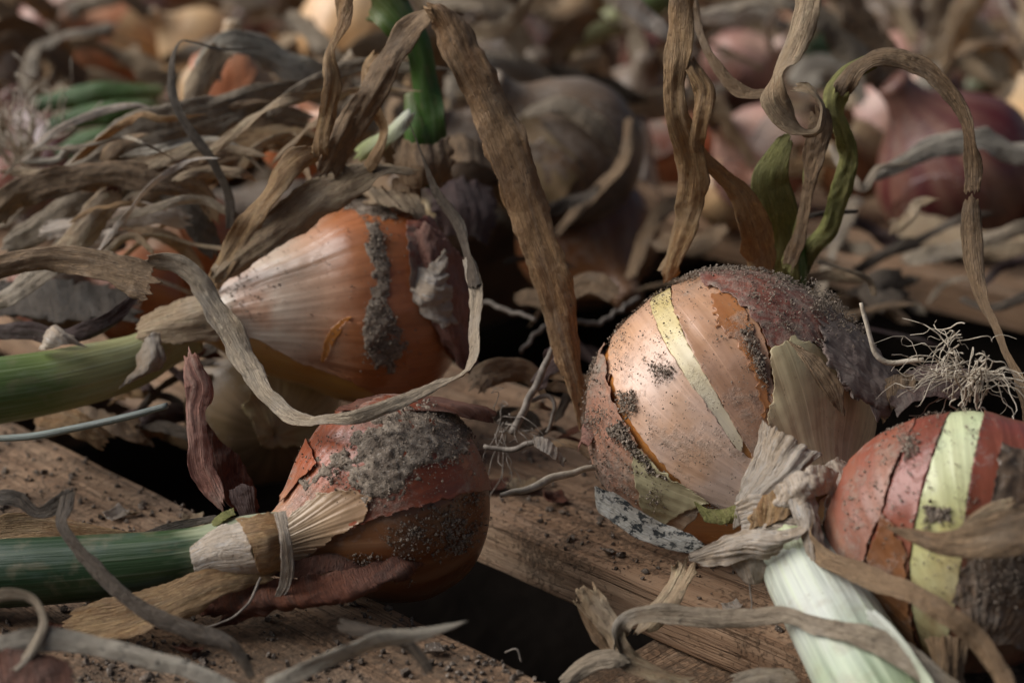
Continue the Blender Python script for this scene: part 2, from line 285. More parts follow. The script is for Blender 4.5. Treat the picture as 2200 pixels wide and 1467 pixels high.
M['l_mauve'] = leaf_mat('mauve_skin', (0.6, 0.46, 0.39), (0.38, 0.26, 0.23), (0.64, 0.52, 0.44), .3, grey=.3, blk=.4, seed=16)
M['l_arch'] = leaf_mat('stained_brown_leaf', (0.44, 0.275, 0.14), (0.24, 0.11, 0.04), (0.46, 0.35, 0.25), .7, .2, seed=12)
M['l_pale'] = leaf_mat('pale_papery_leaf', (0.76, 0.66, 0.56), (0.62, 0.46, 0.33), (0.72, 0.64, 0.56), .2, .25, trans=.3, rough=.6, seed=7)
M['l_olive'] = leaf_mat('olive_leaf', (.40, .38, .14), (.24, .25, .07), (.46, .37, .2), .3, .1, trans=.3, seed=8)
M['l_red'] = leaf_mat('reddish_skin', (0.46, 0.23, 0.18), (0.27, 0.1, 0.065), (0.46, 0.35, 0.28), .4, .35, seed=9)
M['l_rust'] = leaf_mat('rusty_skin', (0.24, 0.085, 0.045), (0.12, 0.04, 0.025), (0.24, 0.14, 0.1), .3, .15, seed=10)
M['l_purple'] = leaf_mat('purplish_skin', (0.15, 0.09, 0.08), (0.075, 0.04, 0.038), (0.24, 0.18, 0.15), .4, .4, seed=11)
M['g_left'] = green_mat('green_stalk', [(0, (.42, .40, .20)), (.42, (.36, .35, .15)), (.58, (.16, .21, .06)), (.8, (.09, .15, .04)), (1, (.05, .10, .03))], waxy=.35, wax=(.42, .46, .36))
M['g_deep'] = green_mat('deep_green_stalk', [(0, (.46, .47, .33)), (.22, (.40, .43, .26)), (.30, (.045, .085, .03)), (.6, (.02, .05, .018)), (1, (.014, .036, .014))], vein=.12, waxy=.45, wax=(.12, .16, .15))
M['g_white'] = green_mat('white_stalk', [(0, (.40, .46, .24)), (.14, (.50, .55, .38)), (.3, (.58, .61, .51)), (.55, (.58, .60, .53)), (.72, (.46, .53, .38)), (.85, (.36, .44, .26)), (1, (.26, .34, .15))], vein=.7, waxy=.5, wax=(.50, .48, .43), n=46)
M['g_sheath'] = green_mat('pale_sheath', [(0, (.62, .63, .56)), (.5, (.58, .60, .50)), (1, (.38, .44, .26))], vein=.35, waxy=.4, wax=(.56, .55, .48), n=30)
M['g_rim'] = green_mat('ribbed_rim', [(0, (.48, .52, .28)), (1, (.60, .63, .50))], vein=.6, waxy=.2, wax=(.6, .62, .5), n=26)
M['g_leaf'] = green_mat('green_shoot', [(0, (.035, .09, .015)), (.35, (.06, .15, .022)), (.7, (.085, .18, .03)), (1, (.16, .18, .045))], waxy=.1, trans=.3)
M['g_cream'] = green_mat('cream_shoot', [(0, (.50, .55, .18)), (.5, (.62, .64, .36)), (1, (.74, .74, .62))], waxy=.2, wax=(.75, .75, .66))
M['g_blade'] = green_mat('grey_green_blade', [(0, (.26, .29, .26)), (1, (.16, .18, .17))], waxy=.3, vein=.3)
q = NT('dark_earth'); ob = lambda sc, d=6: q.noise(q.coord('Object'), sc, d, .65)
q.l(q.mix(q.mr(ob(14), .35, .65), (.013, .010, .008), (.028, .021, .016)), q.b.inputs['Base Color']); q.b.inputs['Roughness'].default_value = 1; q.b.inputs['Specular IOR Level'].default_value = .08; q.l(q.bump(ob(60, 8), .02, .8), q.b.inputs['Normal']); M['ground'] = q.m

# ------------------------------------------------------------------ builders
def bulb_grid(c, R, axis, prof, nu, nv, seed=0, lump=.02, ribs=.006):
    a = nrm(np.asarray(axis)); toc = nrm(CAM-c); e1 = nrm(toc-a*(toc@a)); e2 = np.cross(a, e1)
    pr = spline(prof, 0); pr, s = resample(pr, nv, 2); vv = s/s[-1]
    ph = np.linspace(-math.pi, math.pi, nu, endpoint=False)
    t = pr[:, 0][:, None]; r = np.maximum(pr[:, 1], 0.0)[:, None]
    cx, cy = np.cos(ph)[None], np.sin(ph)[None]
    rr = r*(1+lump*pn(cx*1.3+t*.0, cy*1.3, t*1.2, seed)+lump*.6*pn(cx*3, cy*3, t*2.2, seed+3)+ribs*pn(cx*9, cy*9, t*.7, seed+5)*np.clip(r, 0, 1))
    P = c+R*(t[..., None]*a+(rr*cx)[..., None]*e1+(rr*cy)[..., None]*e2)
    du = np.roll(P, -1, 1)-np.roll(P, 1, 1); dv = np.gradient(P, axis=0); N = nrm(np.cross(du, dv))
    if ((P-c)*N).sum() < 0: N = -N
    uv = np.stack(np.broadcast_arrays((ph/(2*math.pi))[None]+.5, vv[:, None]), -1)
    return dict(P=P, N=N, uv=uv, c=c, R=R, a=a, e1=e1, e2=e2, nu=nu, nv=nv, ph=ph, v=vv)
PROF = [(-.86, 0), (-.90, .10), (-.86, .26), (-.72, .62), (-.42, .90), (0, 1.0), (.36, .93), (.68, .70), (.92, .44), (1.12, .28), (1.32, .21), (1.5, .19), (1.55, 0)]
PROF_LONG = [(-.84, 0), (-.88, .10), (-.84, .26), (-.70, .62), (-.40, .90), (0, 1.0), (.40, .93), (.80, .70), (1.15, .44), (1.45, .27), (1.75, .20), (1.95, .18), (2.0, 0)]
PROF_FLAT = [(-.76, 0), (-.80, .10), (-.77, .28), (-.66, .64), (-.38, .92), (0, 1.0), (.32, .92), (.58, .70), (.78, .46), (.98, .28), (1.2, .20), (1.4, .18), (1.45, 0)]
def bulb(g, mat, parent, name='bulb'):
    return mesh_obj(name, g['P'], gridq(g['nv'], g['nu'], True), mat=mat, parent=parent, uv=g['uv'])
def poly_sd(px, py, poly):
    q = np.asarray(poly, float); best = np.full(px.shape, 1e18); ins = np.zeros(px.shape, bool)
    for k in range(len(q)):
        a, b = q[k], q[(k+1) % len(q)]; ab = b-a
        t = np.clip(((px-a[0])*ab[0]+(py-a[1])*ab[1])/max(ab@ab, 1e-9), 0, 1)
        best = np.minimum(best, (px-a[0]-t*ab[0])**2+(py-a[1]-t*ab[1])**2)
        cnd = (a[1] > py) != (b[1] > py)
        if b[1] != a[1]: ins ^= cnd & (px < (b[0]-a[0])*(py-a[1])/(b[1]-a[1])+a[0])
    return np.where(ins, 1, -1)*np.sqrt(best)
def region(g, poly, ragged=6, rs=.05, seed=0, face=-.25):
    px, py, d = proj(g['P']); sdv = poly_sd(px, py, poly)+ragged*fbm(px*rs, py*rs, 0, seed, 4)
    fac = (g['N']*nrm(CAM-g['P'])).sum(-1)
    return np.where(fac > face, sdv, -50.0)
def patch(g, poly, mat, parent, off=.03, lift=.08, lw=14, ragged=6, rs=.05, seed=0, wr=.015, wk=16, rough=0., rfreq=6, th=.02, name='skin', label=None, kind=None, face=-.25, bulge=0.0):
    """torn piece of skin lying on a bulb: follows the bulb's surface, stands off it, lifts at its ragged edge, has thickness"""
    sdv = region(g, poly, ragged, rs, seed, face); P, N = g['P'], g['N']; nv, nu = g['nv'], g['nu']
    ins = sdv > 0; Q = gridq(nv, nu, True); keep = ins.ravel()[Q].any(1); Q = Q[keep]
    if len(Q) == 0: print('EMPTY PATCH', name, label); return None
    Pn = P.copy(); out = ~ins; acc = np.zeros_like(P); cnt = np.zeros(ins.shape)
    for di, dj in ((0, 1), (0, -1), (1, 0), (-1, 0), (1, 1), (-1, -1), (1, -1), (-1, 1)):
        s2 = np.roll(sdv, (-di, -dj), (0, 1)); p2 = np.roll(P, (-di, -dj), (0, 1)); ok = out & (s2 > 0)
        if di == 1: ok[-1] = False
        if di == -1: ok[0] = False
        t = np.clip(sdv/(sdv-s2+1e-9), 0, 1)[..., None]; acc += np.where(ok[..., None], P+(p2-P)*t, 0); cnt += ok
    m = cnt > 0; Pn[m] = acc[m]/cnt[m][:, None]
    se = np.maximum(sdv, 0); px, py, _ = proj(P)
    lf = np.clip(.55+.9*pn(px*.018, py*.018, 3.3, seed+9), 0, 1.6)
    o = off+lift*lf*np.exp(-se/lw)+wr*pn(np.cos(g['ph'])[None]*wk, np.sin(g['ph'])[None]*wk, g['v'][:, None]*4, seed+2)+wr*.7*fbm(P[..., 0]*1.6, P[..., 1]*1.6, P[..., 2]*1.6, seed+4, 3)
    if bulge: o = o+bulge*np.clip(1-np.exp(-se/(lw*1.5)), 0, 1)
    if rough:
        Pr = P@np.array([[.64, -.55, .53], [.71, .69, -.14], [-.29, .47, .83]])+.25*np.stack([pn(P[..., 0]*2.1, P[..., 1]*2.1, P[..., 2]*2.1, seed+40+k) for k in range(3)], -1)
        o = o+np.clip(se/8, 0, 1)*rough*(.5+fbm(Pr[..., 0]*rfreq*.55, Pr[..., 1]*rfreq*.55, Pr[..., 2]*rfreq*.55, seed+6, 5))
    o = np.maximum(o, .012)
    A = Pn+N*o[..., None]; B = Pn+N*np.maximum(o-th, .004)[..., None]
    ids = np.unique(Q); remap = np.full(nv*nu, -1); remap[ids] = np.arange(len(ids)); q = remap[Q]; n = len(ids)
    Vv = np.vstack([A.reshape(-1, 3)[ids], B.reshape(-1, 3)[ids]]); uv = g['uv'].reshape(-1, 2)[ids]
    e = np.concatenate([q[:, [0, 1]], q[:, [1, 2]], q[:, [2, 3]], q[:, [3, 0]]]); key = np.sort(e, 1); kk = key[:, 0]*n+key[:, 1]
    _, inv, ct = np.unique(kk, return_inverse=True, return_counts=True); be = e[ct[inv] == 1]
    rim = np.stack([be[:, 1], be[:, 0], be[:, 0]+n, be[:, 1]+n], 1)
    return part(mesh_obj(name, Vv, np.vstack([q, q[:, ::-1]+n, rim]), mat=mat, parent=parent, uv=np.vstack([uv, uv])), label, kind)
# small grains
_t = (1+5**.5)/2
ICO_V = nrm(np.array([(-1, _t, 0), (1, _t, 0), (-1, -_t, 0), (1, -_t, 0), (0, -1, _t), (0, 1, _t), (0, -1, -_t), (0, 1, -_t), (_t, 0, -1), (_t, 0, 1), (-_t, 0, -1), (-_t, 0, 1)]))
ICO_F = np.array([(0, 11, 5), (0, 5, 1), (0, 1, 7), (0, 7, 10), (0, 10, 11), (1, 5, 9), (5, 11, 4), (11, 10, 2), (10, 7, 6), (7, 1, 8), (3, 9, 4), (3, 4, 2), (3, 2, 6), (3, 6, 8), (3, 8, 9), (4, 9, 5), (2, 4, 11), (6, 2, 10), (8, 6, 7), (9, 8, 1)])
def grains(name, pts, nor, size, mat, parent=None, sink=.1):
    n = len(pts)
    Vv = ICO_V[None]*(1+.35*rng.standard_normal((n, 12, 1)).clip(-1.5, 1.5))*rng.uniform(.6, 1.25, (n, 1, 3))*size[:, None, None]
    ang = rng.uniform(0, 6.28, n); ca, sa = np.cos(ang)[:, None], np.sin(ang)[:, None]
    Vv = np.stack([Vv[..., 0]*ca-Vv[..., 1]*sa, Vv[..., 0]*sa+Vv[..., 1]*ca, Vv[..., 2]], -1)+(pts+nor*(size*(.5-sink))[:, None])[:, None]
    F = (ICO_F[None]+12*np.arange(n)[:, None, None]).reshape(-1, 3)
    o = mesh_obj(name, Vv, None, F, mat, parent, smooth=False); o['kind'] = 'stuff'; return o
def dust_on(g, zones, parent, mat, seed=0, up=0.0, name='soil_grains'):
    """loose soil grains on a bulb: zones = (polygon, count, smallest, largest, clumping, height)"""
    px, py, d = proj(g['P']); fac = (g['N']*nrm(CAM-g['P'])).sum(-1)
    Ps, Ns, Ss = [], [], []
    dA = np.linalg.norm(np.roll(g['P'], -1, 1)-g['P'], axis=-1)*np.linalg.norm(np.gradient(g['P'], axis=0), axis=-1)
    for k, (poly, cnt, s0, s1, cl, hg) in enumerate(zones):
        cnt = int(cnt*1.5)
        sdv = poly_sd(px, py, poly)+10*fbm(px*.03, py*.03, 0, seed+k, 3)
        wgt = np.where((sdv > 0) & (fac > -.3), dA, 0)*np.exp(cl*3.0*fbm(px*.022, py*.022, 1.7, seed+k+5, 4))*np.clip(sdv/25, .05, 1)
        if wgt.sum() <= 0: print('EMPTY ZONE', k); continue
        idx = rng.choice(wgt.size, cnt, p=(wgt/wgt.sum()).ravel())
        size = .62*s0*(s1/s0)**(rng.random(cnt)**3.0)
        jit = rng.standard_normal((cnt, 3))*.03
        Nn = g['N'].reshape(-1, 3)[idx]; Ps.append(g['P'].reshape(-1, 3)[idx]+jit-Nn*((jit*Nn).sum(1))[:, None]+Nn*(hg+rng.random(cnt)*hg*.8)[:, None]); Ns.append(Nn); Ss.append(size)
    return grains(name, np.vstack(Ps), np.vstack(Ns), np.concatenate(Ss), mat, parent)
def close_sheet(A, B, nv, nu):
    q = gridq(nv, nu); n = nv*nu; idx = np.arange(n).reshape(nv, nu)
    loop = np.r_[idx[0, :-1], idx[:-1, -1], idx[-1, :0:-1], idx[:0:-1, 0]]; nx = np.roll(loop, -1)
    return np.vstack([A.reshape(-1, 3), B.reshape(-1, 3)]), np.vstack([q, q[:, ::-1]+n, np.stack([nx, loop, loop+n, nx+n], 1)])
_seed = [100]
def ribbon(name, pts, mat, parent=None, curl=.8, crump=.05, pleat=.04, ragged=.2, n=None, m=17, th=.012, fold=.35, edge=.5, world=False, taper=(0, 0), uvcm=True, hole=None):
    """leaf: (px, py, distance, width in px, roll in degrees) along its spine"""
    _seed[0] += 1; s = _seed[0]
    p = np.array([tuple(r)+(0,)*(5-len(r)) for r in pts], float)
    if world: q0 = np.hstack([p[:, :3], p[:, 3:5]])
    else: q0 = np.hstack([C(p[:, 0], p[:, 1], p[:, 2]), (p[:, 3]*p[:, 2]/FPX)[:, None], p[:, 4:5]])
    q = spline(q0, 0); L = np.linalg.norm(np.diff(q[:, :3], axis=0), axis=1).sum()
    n = n or int(np.clip(L*13, 24, 300)); q, t = resample(q, n)
    X = q[:, :3]; X = X+crump*.9*np.stack([pn(t*.55, k*9.1, 0, s) for k in range(3)], 1)
    T = nrm(np.gradient(X, axis=0)); toc = nrm(nrm(CAM-X)+np.array([-.12, 0, .42])); N = nrm(toc-T*(toc*T).sum(1)[:, None])
    for _ in range(6): N = nrm(N+.5*np.roll(N, 1, 0)*(np.arange(n) > 0)[:, None]+.5*np.roll(N, -1, 0)*(np.arange(n) < n-1)[:, None])
    N = nrm(N-T*(N*T).sum(1)[:, None]); B = np.cross(T, N)
    ro = np.radians(q[:, 4]+30*pn(t*.38, 4.4, 0, s+1)+12*pn(t*1.3, 8.4, 0, s+1)); N, B = N*np.cos(ro)[:, None]+B*np.sin(ro)[:, None], B*np.cos(ro)[:, None]-N*np.sin(ro)[:, None]
    u = np.linspace(-.5, .5, m)[None]; wd = np.maximum(q[:, 3], .02)[:, None]
    wl = wd*(1+ragged*1.2*fbm(t*1.1, 1.5, 0, s+2, 4)[:, None]); wr_ = wd*(1+ragged*1.2*fbm(t*1.1, 7.5, 0, s+3, 4)[:, None])
    f = t/t[-1]
    if taper[0]: k = np.clip(f/taper[0], 0.06, 1)**.7; wl = wl*k[:, None]; wr_ = wr_*k[:, None]
    if taper[1]: k = np.clip((1-f)/taper[1], 0.06, 1)**.7; wl = wl*k[:, None]; wr_ = wr_*k[:, None]
    W = np.where(u < 0, wl, wr_)
    cu = curl*(1+.6*pn(t*.45, 2.2, 0, s+4))[:, None]+1e-3
    x = np.sin(cu*u)/cu*W; y = -(1-np.cos(cu*u))/cu*W
    y = y+fold*W*np.abs(u+.12*pn(t*.5, 6.6, 0, s+10)[:, None])*pn(t*.4, 1.1, 0, s+11)[:, None]*2+edge*W*.5*np.where(u < 0, pn(t*.7, 2.1, 0, s+12)[:, None], pn(t*.7, 9.1, 0, s+13)[:, None])*(2*np.abs(u))**2.5*1.6
    y = y+pleat*pn(u*W*5.5+0*t[:, None], t[:, None]*.35, 0, s+5)+crump*.55*fbm(u*W*2.0, t[:, None]*1.5, 0, s+6, 3)*np.minimum(1, W/.4)
    y = y+min(crump, .06)*.5*fbm(u*W*7, t[:, None]*4.5, 0, s+8, 2)*np.minimum(1, W/.3)+min(crump, .06)*.14*pn(t[:, None]*6.5, u*W*1.5, 0, s+9)*np.minimum(1, W/.4)
    x = x+crump*.35*pn(u*W*2+5, t[:, None]*1.9, 0, s+7)*np.minimum(1, W/.4)
    endf = np.exp(-np.minimum(t, t[-1]-t)/.25)[:, None]*np.where(f > .5, 1, -1)[:, None]*wd*.55*(fbm(u*5.5, np.where(f > .5, 3.3, 8.8)[:, None], 0, s+14, 3)-.35-1.0*np.abs(u+.25*pn(s*.77, 1.1)))
    A = X[:, None]+x[..., None]*B[:, None]+y[..., None]*N[:, None]+endf[..., None]*T[:, None]; Bk = A-th*N[:, None]
    if uvcm: uv = np.stack(np.broadcast_arrays(u*W+s*3.1, t[:, None]), -1)
    else: uv = np.stack(np.broadcast_arrays(u+.5, f[:, None]), -1)
    uv = uv.reshape(-1, 2); Vv, Q = close_sheet(A, Bk, n, m)
    return mesh_obj(name, Vv, Q, mat=mat, parent=parent, uv=np.vstack([uv, uv]))
def sheet(name, rows, mat, parent=None, crump=.08, fq=1.2, nv=64, nu=64, th=.02, pleat=.03, ragged=.10, label=None, swap=False):
    """scrap of papery skin through a small net of points (px, py, distance)"""
    _seed[0] += 1; s = _seed[0]
    R = [resample(spline([tuple(C(*c)) for c in r], 0), nu)[0] for r in rows]
    R = np.array(R); out = np.zeros((nv, nu, 3))
    for j in range(nu):
        out[:, j] = resample(spline(R[:, j], 0), nv)[0] if np.ptp(R[:, j], axis=0).max() > 1e-6 else R[0, j]
    i, j = np.meshgrid(np.linspace(0, 1, nv), np.linspace(0, 1, nu), indexing='ij')
    e = np.minimum(np.minimum(i, 1-i), np.minimum(j, 1-j)); cen = out.mean((0, 1))
    pull = np.where(e < .10, ragged*(.15+1.3*fbm(out[..., 0]*3.1, out[..., 1]*3.1, out[..., 2]*3.1, s, 4))*(1-e/.10), 0)
    out = out+(cen-out)*pull[..., None]
    N = nrm(np.cross(np.gradient(out, axis=0), np.gradient(out, axis=1)))
    dsp = crump*fbm(out[..., 0]*fq, out[..., 1]*fq, out[..., 2]*fq, s+1, 4)+crump*.45*np.abs(pn(out[..., 0]*fq*2.3, out[..., 1]*fq*2.3, out[..., 2]*fq*2.3, s+7))+pleat*(pn(i*11, j*1.3, 0, s+2) if swap else pn(j*11, i*1.3, 0, s+2))
    A = out+N*dsp[..., None]; du = np.linalg.norm(out[0, -1]-out[0, 0]); dv = np.linalg.norm(out[-1, 0]-out[0, 0])
    uv = np.stack([i*max(dv, 1)+s*2.7, j*max(du, 1)] if swap else [j*max(du, 1)+s*2.7, i*max(dv, 1)], -1).reshape(-1, 2)
    Vv, Q = close_sheet(A, A-N*th, nv, nu)
    return part(mesh_obj(name, Vv, Q, mat=mat, parent=parent, uv=np.vstack([uv, uv])), label)
def tube(name, pts, mat, parent=None, n=None, m=40, flat=1.0, lump=.03, flute=.012, world=False, wob=0.0, label=None):
    """hollow stalk, root or stem: (px, py, distance, radius px)"""
    _seed[0] += 1; s = _seed[0]; p = np.array(pts, float)
    q0 = p if world else np.hstack([C(p[:, 0], p[:, 1], p[:, 2]), (p[:, 3]*p[:, 2]/FPX)[:, None]])
    q = spline(q0, 0); L = np.linalg.norm(np.diff(q[:, :3], axis=0), axis=1).sum(); n = n or int(np.clip(L*8, 14, 140)); q, t = resample(q, n)
    X = q[:, :3]+wob*np.stack([pn(t*2.2, k*5.3, 0, s) for k in range(3)], 1); T = nrm(np.gradient(X, axis=0)); toc = nrm(CAM-X)
    N = nrm(toc-T*(toc*T).sum(1)[:, None]); B = np.cross(T, N); a = np.linspace(-math.pi, math.pi, m, endpoint=False)[None]
    r = np.maximum(q[:, 3], .004)[:, None]*(1+lump*pn(np.cos(a)*1.2, np.sin(a)*1.2, t[:, None]*.5, s+1)+flute*pn(np.cos(a)*9, np.sin(a)*9, t[:, None]*.15, s+2))
    P = X[:, None]+(np.cos(a)*r*flat)[..., None]*N[:, None]+(np.sin(a)*r)[..., None]*B[:, None]
    uv = np.stack(np.broadcast_arrays(a/(2*math.pi)+.5, (t/t[-1])[:, None]), -1)
    Vv = np.vstack([P.reshape(-1, 3), X[:1], X[-1:]]); k = n*m; j = np.arange(m); j2 = (j+1) % m
    tr = np.vstack([np.stack([j2, j, np.full(m, k)], 1), np.stack([(n-1)*m+j, (n-1)*m+j2, np.full(m, k+1)], 1)])
    return part(mesh_obj(name, Vv, gridq(n, m, True), tr, mat, parent, np.vstack([uv.reshape(-1, 2), [[.5, 0], [.5, 1]]])), label)
def root_tuft(name, base, dirs, length, n, mat, parent, rad=.05, droop=.5, spread=.5, seed=0, kind=None):
    """bunch of wiry roots as one part"""
    r = np.random.default_rng(seed); VV, QQ, off = [], [], 0; m, k = 5, 16
    for i in range(n):
        d0 = nrm(np.asarray(dirs)+r.standard_normal(3)*spread); L = length*r.uniform(.5, 1.15); t = np.linspace(0, 1, k)[:, None]
        ph = r.uniform(0, 50)
        X = np.asarray(base)+r.standard_normal(3)*.22+d0*L*t+np.array([0, 0, -droop*L])*t**2+np.concatenate([pn(t*3.2, ph+q*3.3, 0, seed+i) for q in range(3)], 1)*L*.30*t**.7
        T = nrm(np.gradient(X, axis=0)); N = nrm(np.cross(T, [.3, .5, .8])); B = np.cross(T, N); a = np.linspace(0, 2*math.pi, m, endpoint=False)[None]
        rr = rad*r.uniform(.6, 1.2)*(1-.6*t)
        VV.append((X[:, None]+(np.cos(a)*rr)[..., None]*N[:, None]+(np.sin(a)*rr)[..., None]*B[:, None]).reshape(-1, 3)); QQ.append(gridq(k, m, True)+off); off += k*m
    return part(mesh_obj(name, np.vstack(VV), np.vstack(QQ), mat=mat, parent=parent), None, kind)

# ------------------------------------------------------------------ setting: earth and slatted pallet
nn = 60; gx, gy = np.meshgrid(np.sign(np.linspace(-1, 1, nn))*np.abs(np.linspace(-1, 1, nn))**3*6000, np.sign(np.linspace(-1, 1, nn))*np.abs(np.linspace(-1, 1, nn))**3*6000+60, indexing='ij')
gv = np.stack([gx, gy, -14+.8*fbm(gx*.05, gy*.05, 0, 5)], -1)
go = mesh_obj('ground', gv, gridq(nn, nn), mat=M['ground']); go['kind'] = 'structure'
UU = np.array([-.7071, .7071, 0]); NN_ = np.array([.7071, .7071, 0])     # along the planks / across them
pal = thing('pallet', (0, 60, -14), 'pale timber pallet of spaced planks lying under the onions', 'pallet')
def beam(name, s0, s1, t0, t1, z0, z1, along, mat, seed, label=None, bev=.08):
    """sawn board: rounded worn edges, slightly wavy faces; s across, t along"""
    nl = int(np.clip((t1-t0)*1.6, 30, 420)); t = np.linspace(t0, t1, nl)
    hw, hh = (s1-s0)/2, (z1-z0)/2; prof = []
    for (cx, cz, a0) in ((hw-bev, hh-bev, 0), (-hw+bev, hh-bev, 90), (-hw+bev, -hh+bev, 180), (hw-bev, -hh+bev, 270)):
        for a in (0, 30, 60, 90): prof.append((cx+bev*math.cos(math.radians(a0+a)), cz+bev*math.sin(math.radians(a0+a))))
        nx = {0: (-1, 0), 90: (0, -1), 180: (1, 0), 270: (0, 1)}[a0]; ln = (2*hw-2*bev) if nx[0] else (2*hh-2*bev)
        k = 8 if nx[0] else 2; b0 = prof[-1]
        for i in range(1, k): prof.append((b0[0]+nx[0]*ln*i/k, b0[1]+nx[1]*ln*i/k))
    pr = np.array(prof); mm = len(pr); per = np.r_[0, np.cumsum(np.linalg.norm(np.diff(pr, axis=0), axis=1))]
    ps, pz = pr[:, 0][None], pr[:, 1][None]; tt = t[:, None]
    ds = .10*pn(tt*.06, np.sign(ps)*3.0, 0, seed)*np.abs(ps/hw)+.035*fbm(tt*.7, ps*2, pz*2, seed+1, 3); dz = .03*pn(tt*.08, ps*.2, 0, seed+2)+.025*fbm(tt*.5, ps*1.5, pz*2, seed+3, 3)
    dirA, dirC = (UU, NN_) if along else (NN_, UU)
    P = tt[..., None]*dirA+((s0+s1)/2+ps+ds)[..., None]*dirC+np.array([0, 0, 1])*((z0+z1)/2+pz+dz)[..., None]
    uv = np.stack(np.broadcast_arrays(per[None], tt), -1)
    P = P.reshape(-1, 3); uv = uv.reshape(-1, 2); Q = gridq(nl, mm, True)
    cen = np.array([P[:mm].mean(0), P[-mm:].mean(0)]); k = len(P); j = np.arange(mm); j2 = (j+1) % mm
    tr = np.vstack([np.stack([j, j2, np.full(mm, k)], 1), np.stack([k-mm+j2, k-mm+j, np.full(mm, k+1)], 1)])
    return part(mesh_obj(name, np.vstack([P, cen]), Q[:, ::-1], tr[:, ::-1], mat, pal, np.vstack([uv, [[0, t0], [0, t1]]])), label)
SL = [(16.6, 25.75), (31.3, 40.2), (62.4, 71.2), (76.0, 84.8)]+[(89.6+14.2*k, 98.4+14.2*k) for k in range(9)]
beam('plank', 2.4, 11.2, -60, 120, -1.45, 0, True, M['wood_dirty_shaded'], 3)
for k, (a, b) in enumerate(SL):
    beam('plank', a, b, -140 if k > 1 else -60, 190 if k > 1 else 120, -1.45, 0, True, M['wood_dirty_shaded'] if k == 0 else M['wood'], 11*k+20)
for t0, t1 in ((-40, -30), (16.2, 26.1), (72, 82), (128, 138)):
    beam('stringer', 2.5, 212, 0, 0, 0, 0, False, M['wood_dirty_shaded'], 7) if False else None
    beam('stringer', t0, t1, 2.5, 212, -11.5, -1.5, False, M['wood_dirty_shaded'], 300+int(t0))

# ------------------------------------------------------------------ the four onions in front
def onion(px, py, d, R, axis, prof, nu, nv, mat, label, seed, lump=.02, ribs=.006, group=None):
    c = C(px, py, d); g = bulb_grid(c, R, axis, prof, nu, nv, seed, lump, ribs)
    th = thing('onion', c-np.array([0, 0, R]), label, 'onion', group); bulb(g, mat, th); return th, g
# --- onion with the neck turned to the camera, right of centre
o1, g1 = onion(1565, 885, 47, 3.84, cdir(.40, -.58, .71), PROF, 420, 300, M['amber'], 'large sandy peach onion with a torn papery skin and a white stalk towards the viewer', 1, .025)
patch(g1, [(1296, 850), (1318, 730), (1362, 655), (1425, 600), (1398, 655), (1422, 722), (1468, 800), (1530, 885), (1580, 962), (1640, 1000), (1680, 1060), (1640, 1180), (1590, 1110), (1540, 1085), (1474, 1045), (1420, 990), (1372, 925), (1334, 865), (1318, 800)], M['peach'], o1, .05, .03, 10, 4, .06, 11, .01, 14)
patch(g1, [(1398, 655), (1412, 630), (1440, 606), (1446, 660), (1480, 742), (1532, 832), (1596, 945), (1592, 975), (1530, 890), (1468, 802), (1422, 724)], M['yellow'], o1, .045, .02, 8, 3, .05, 12, .008, label='pale yellow bare stripe')
patch(g1, [(1446, 600), (1540, 570), (1610, 640), (1648, 760), (1662, 850), (1655, 950), (1625, 1000), (1596, 945), (1532, 832), (1480, 742), (1450, 664)], M['peach_dusty'], o1, .075, .04, 9, 5, .05, 13, .012, 14)
patch(g1, [(1528, 636), (1560, 628), (1606, 680), (1636, 770), (1652, 860), (1640, 900), (1620, 800), (1588, 745), (1545, 705)], M['rust_window'], o1, .105, .02, 8, 16, .07, 14, .01, label='bare orange window in the skin')
patch(g1, [(1490, 560), (1620, 550), (1760, 600), (1860, 700), (1930, 800), (1905, 880), (1850, 868), (1800, 790), (1742, 742), (1700, 740), (1660, 770), (1640, 730), (1612, 682), (1570, 640), (1520, 626)], M['redbrown'], o1, .12, .09, 12, 8, .05, 15, .03, 12, rough=.03, rfreq=5, label='dark red brown skin crusted with sand', face=-.5)
patch(g1, [(1648, 760), (1700, 730), (1790, 780), (1850, 850), (1890, 900), (1860, 1000), (1800, 1060), (1730, 1060), (1640, 1100), (1590, 1060), (1610, 990), (1640, 930), (1655, 860), (1655, 810)], M['papery'], o1, .17, .10, 12, 7, .05, 16, .016, 9, label='olive translucent papery skin', bulge=.06)
patch(g1, [(1240, 900), (1280, 690), (1306, 745), (1312, 815), (1340, 890), (1378, 955), (1430, 1012), (1500, 1055), (1520, 1075), (1490, 1110), (1440, 1150), (1370, 1110), (1300, 1030)], M['flap'], o1, .09, .14, 12, 9, .04, 17, .035, 12, rough=.03, rfreq=4, label='loose reddish outer skin', face=-.5)
patch(g1, [(1372, 950), (1420, 1000), (1480, 1040), (1525, 1070), (1480, 1085), (1440, 1110), (1415, 1130), (1390, 1080), (1368, 1010)], M['flap_green'], o1, .15, .08, 10, 7, .05, 18, .03, 12, label='pale olive torn tip of the outer skin')
sheet('skin', [[(1690, 728, 43.3), (1715, 745, 43.0)], [(1725, 775, 42.75), (1768, 775, 42.7)], [(1762, 835, 42.6), (1812, 838, 42.6)], [(1800, 880, 42.7), (1816, 896, 42.7)]], M['l_brown'], o1, .05, 1.4, label='stiff brown flake standing off the skin')
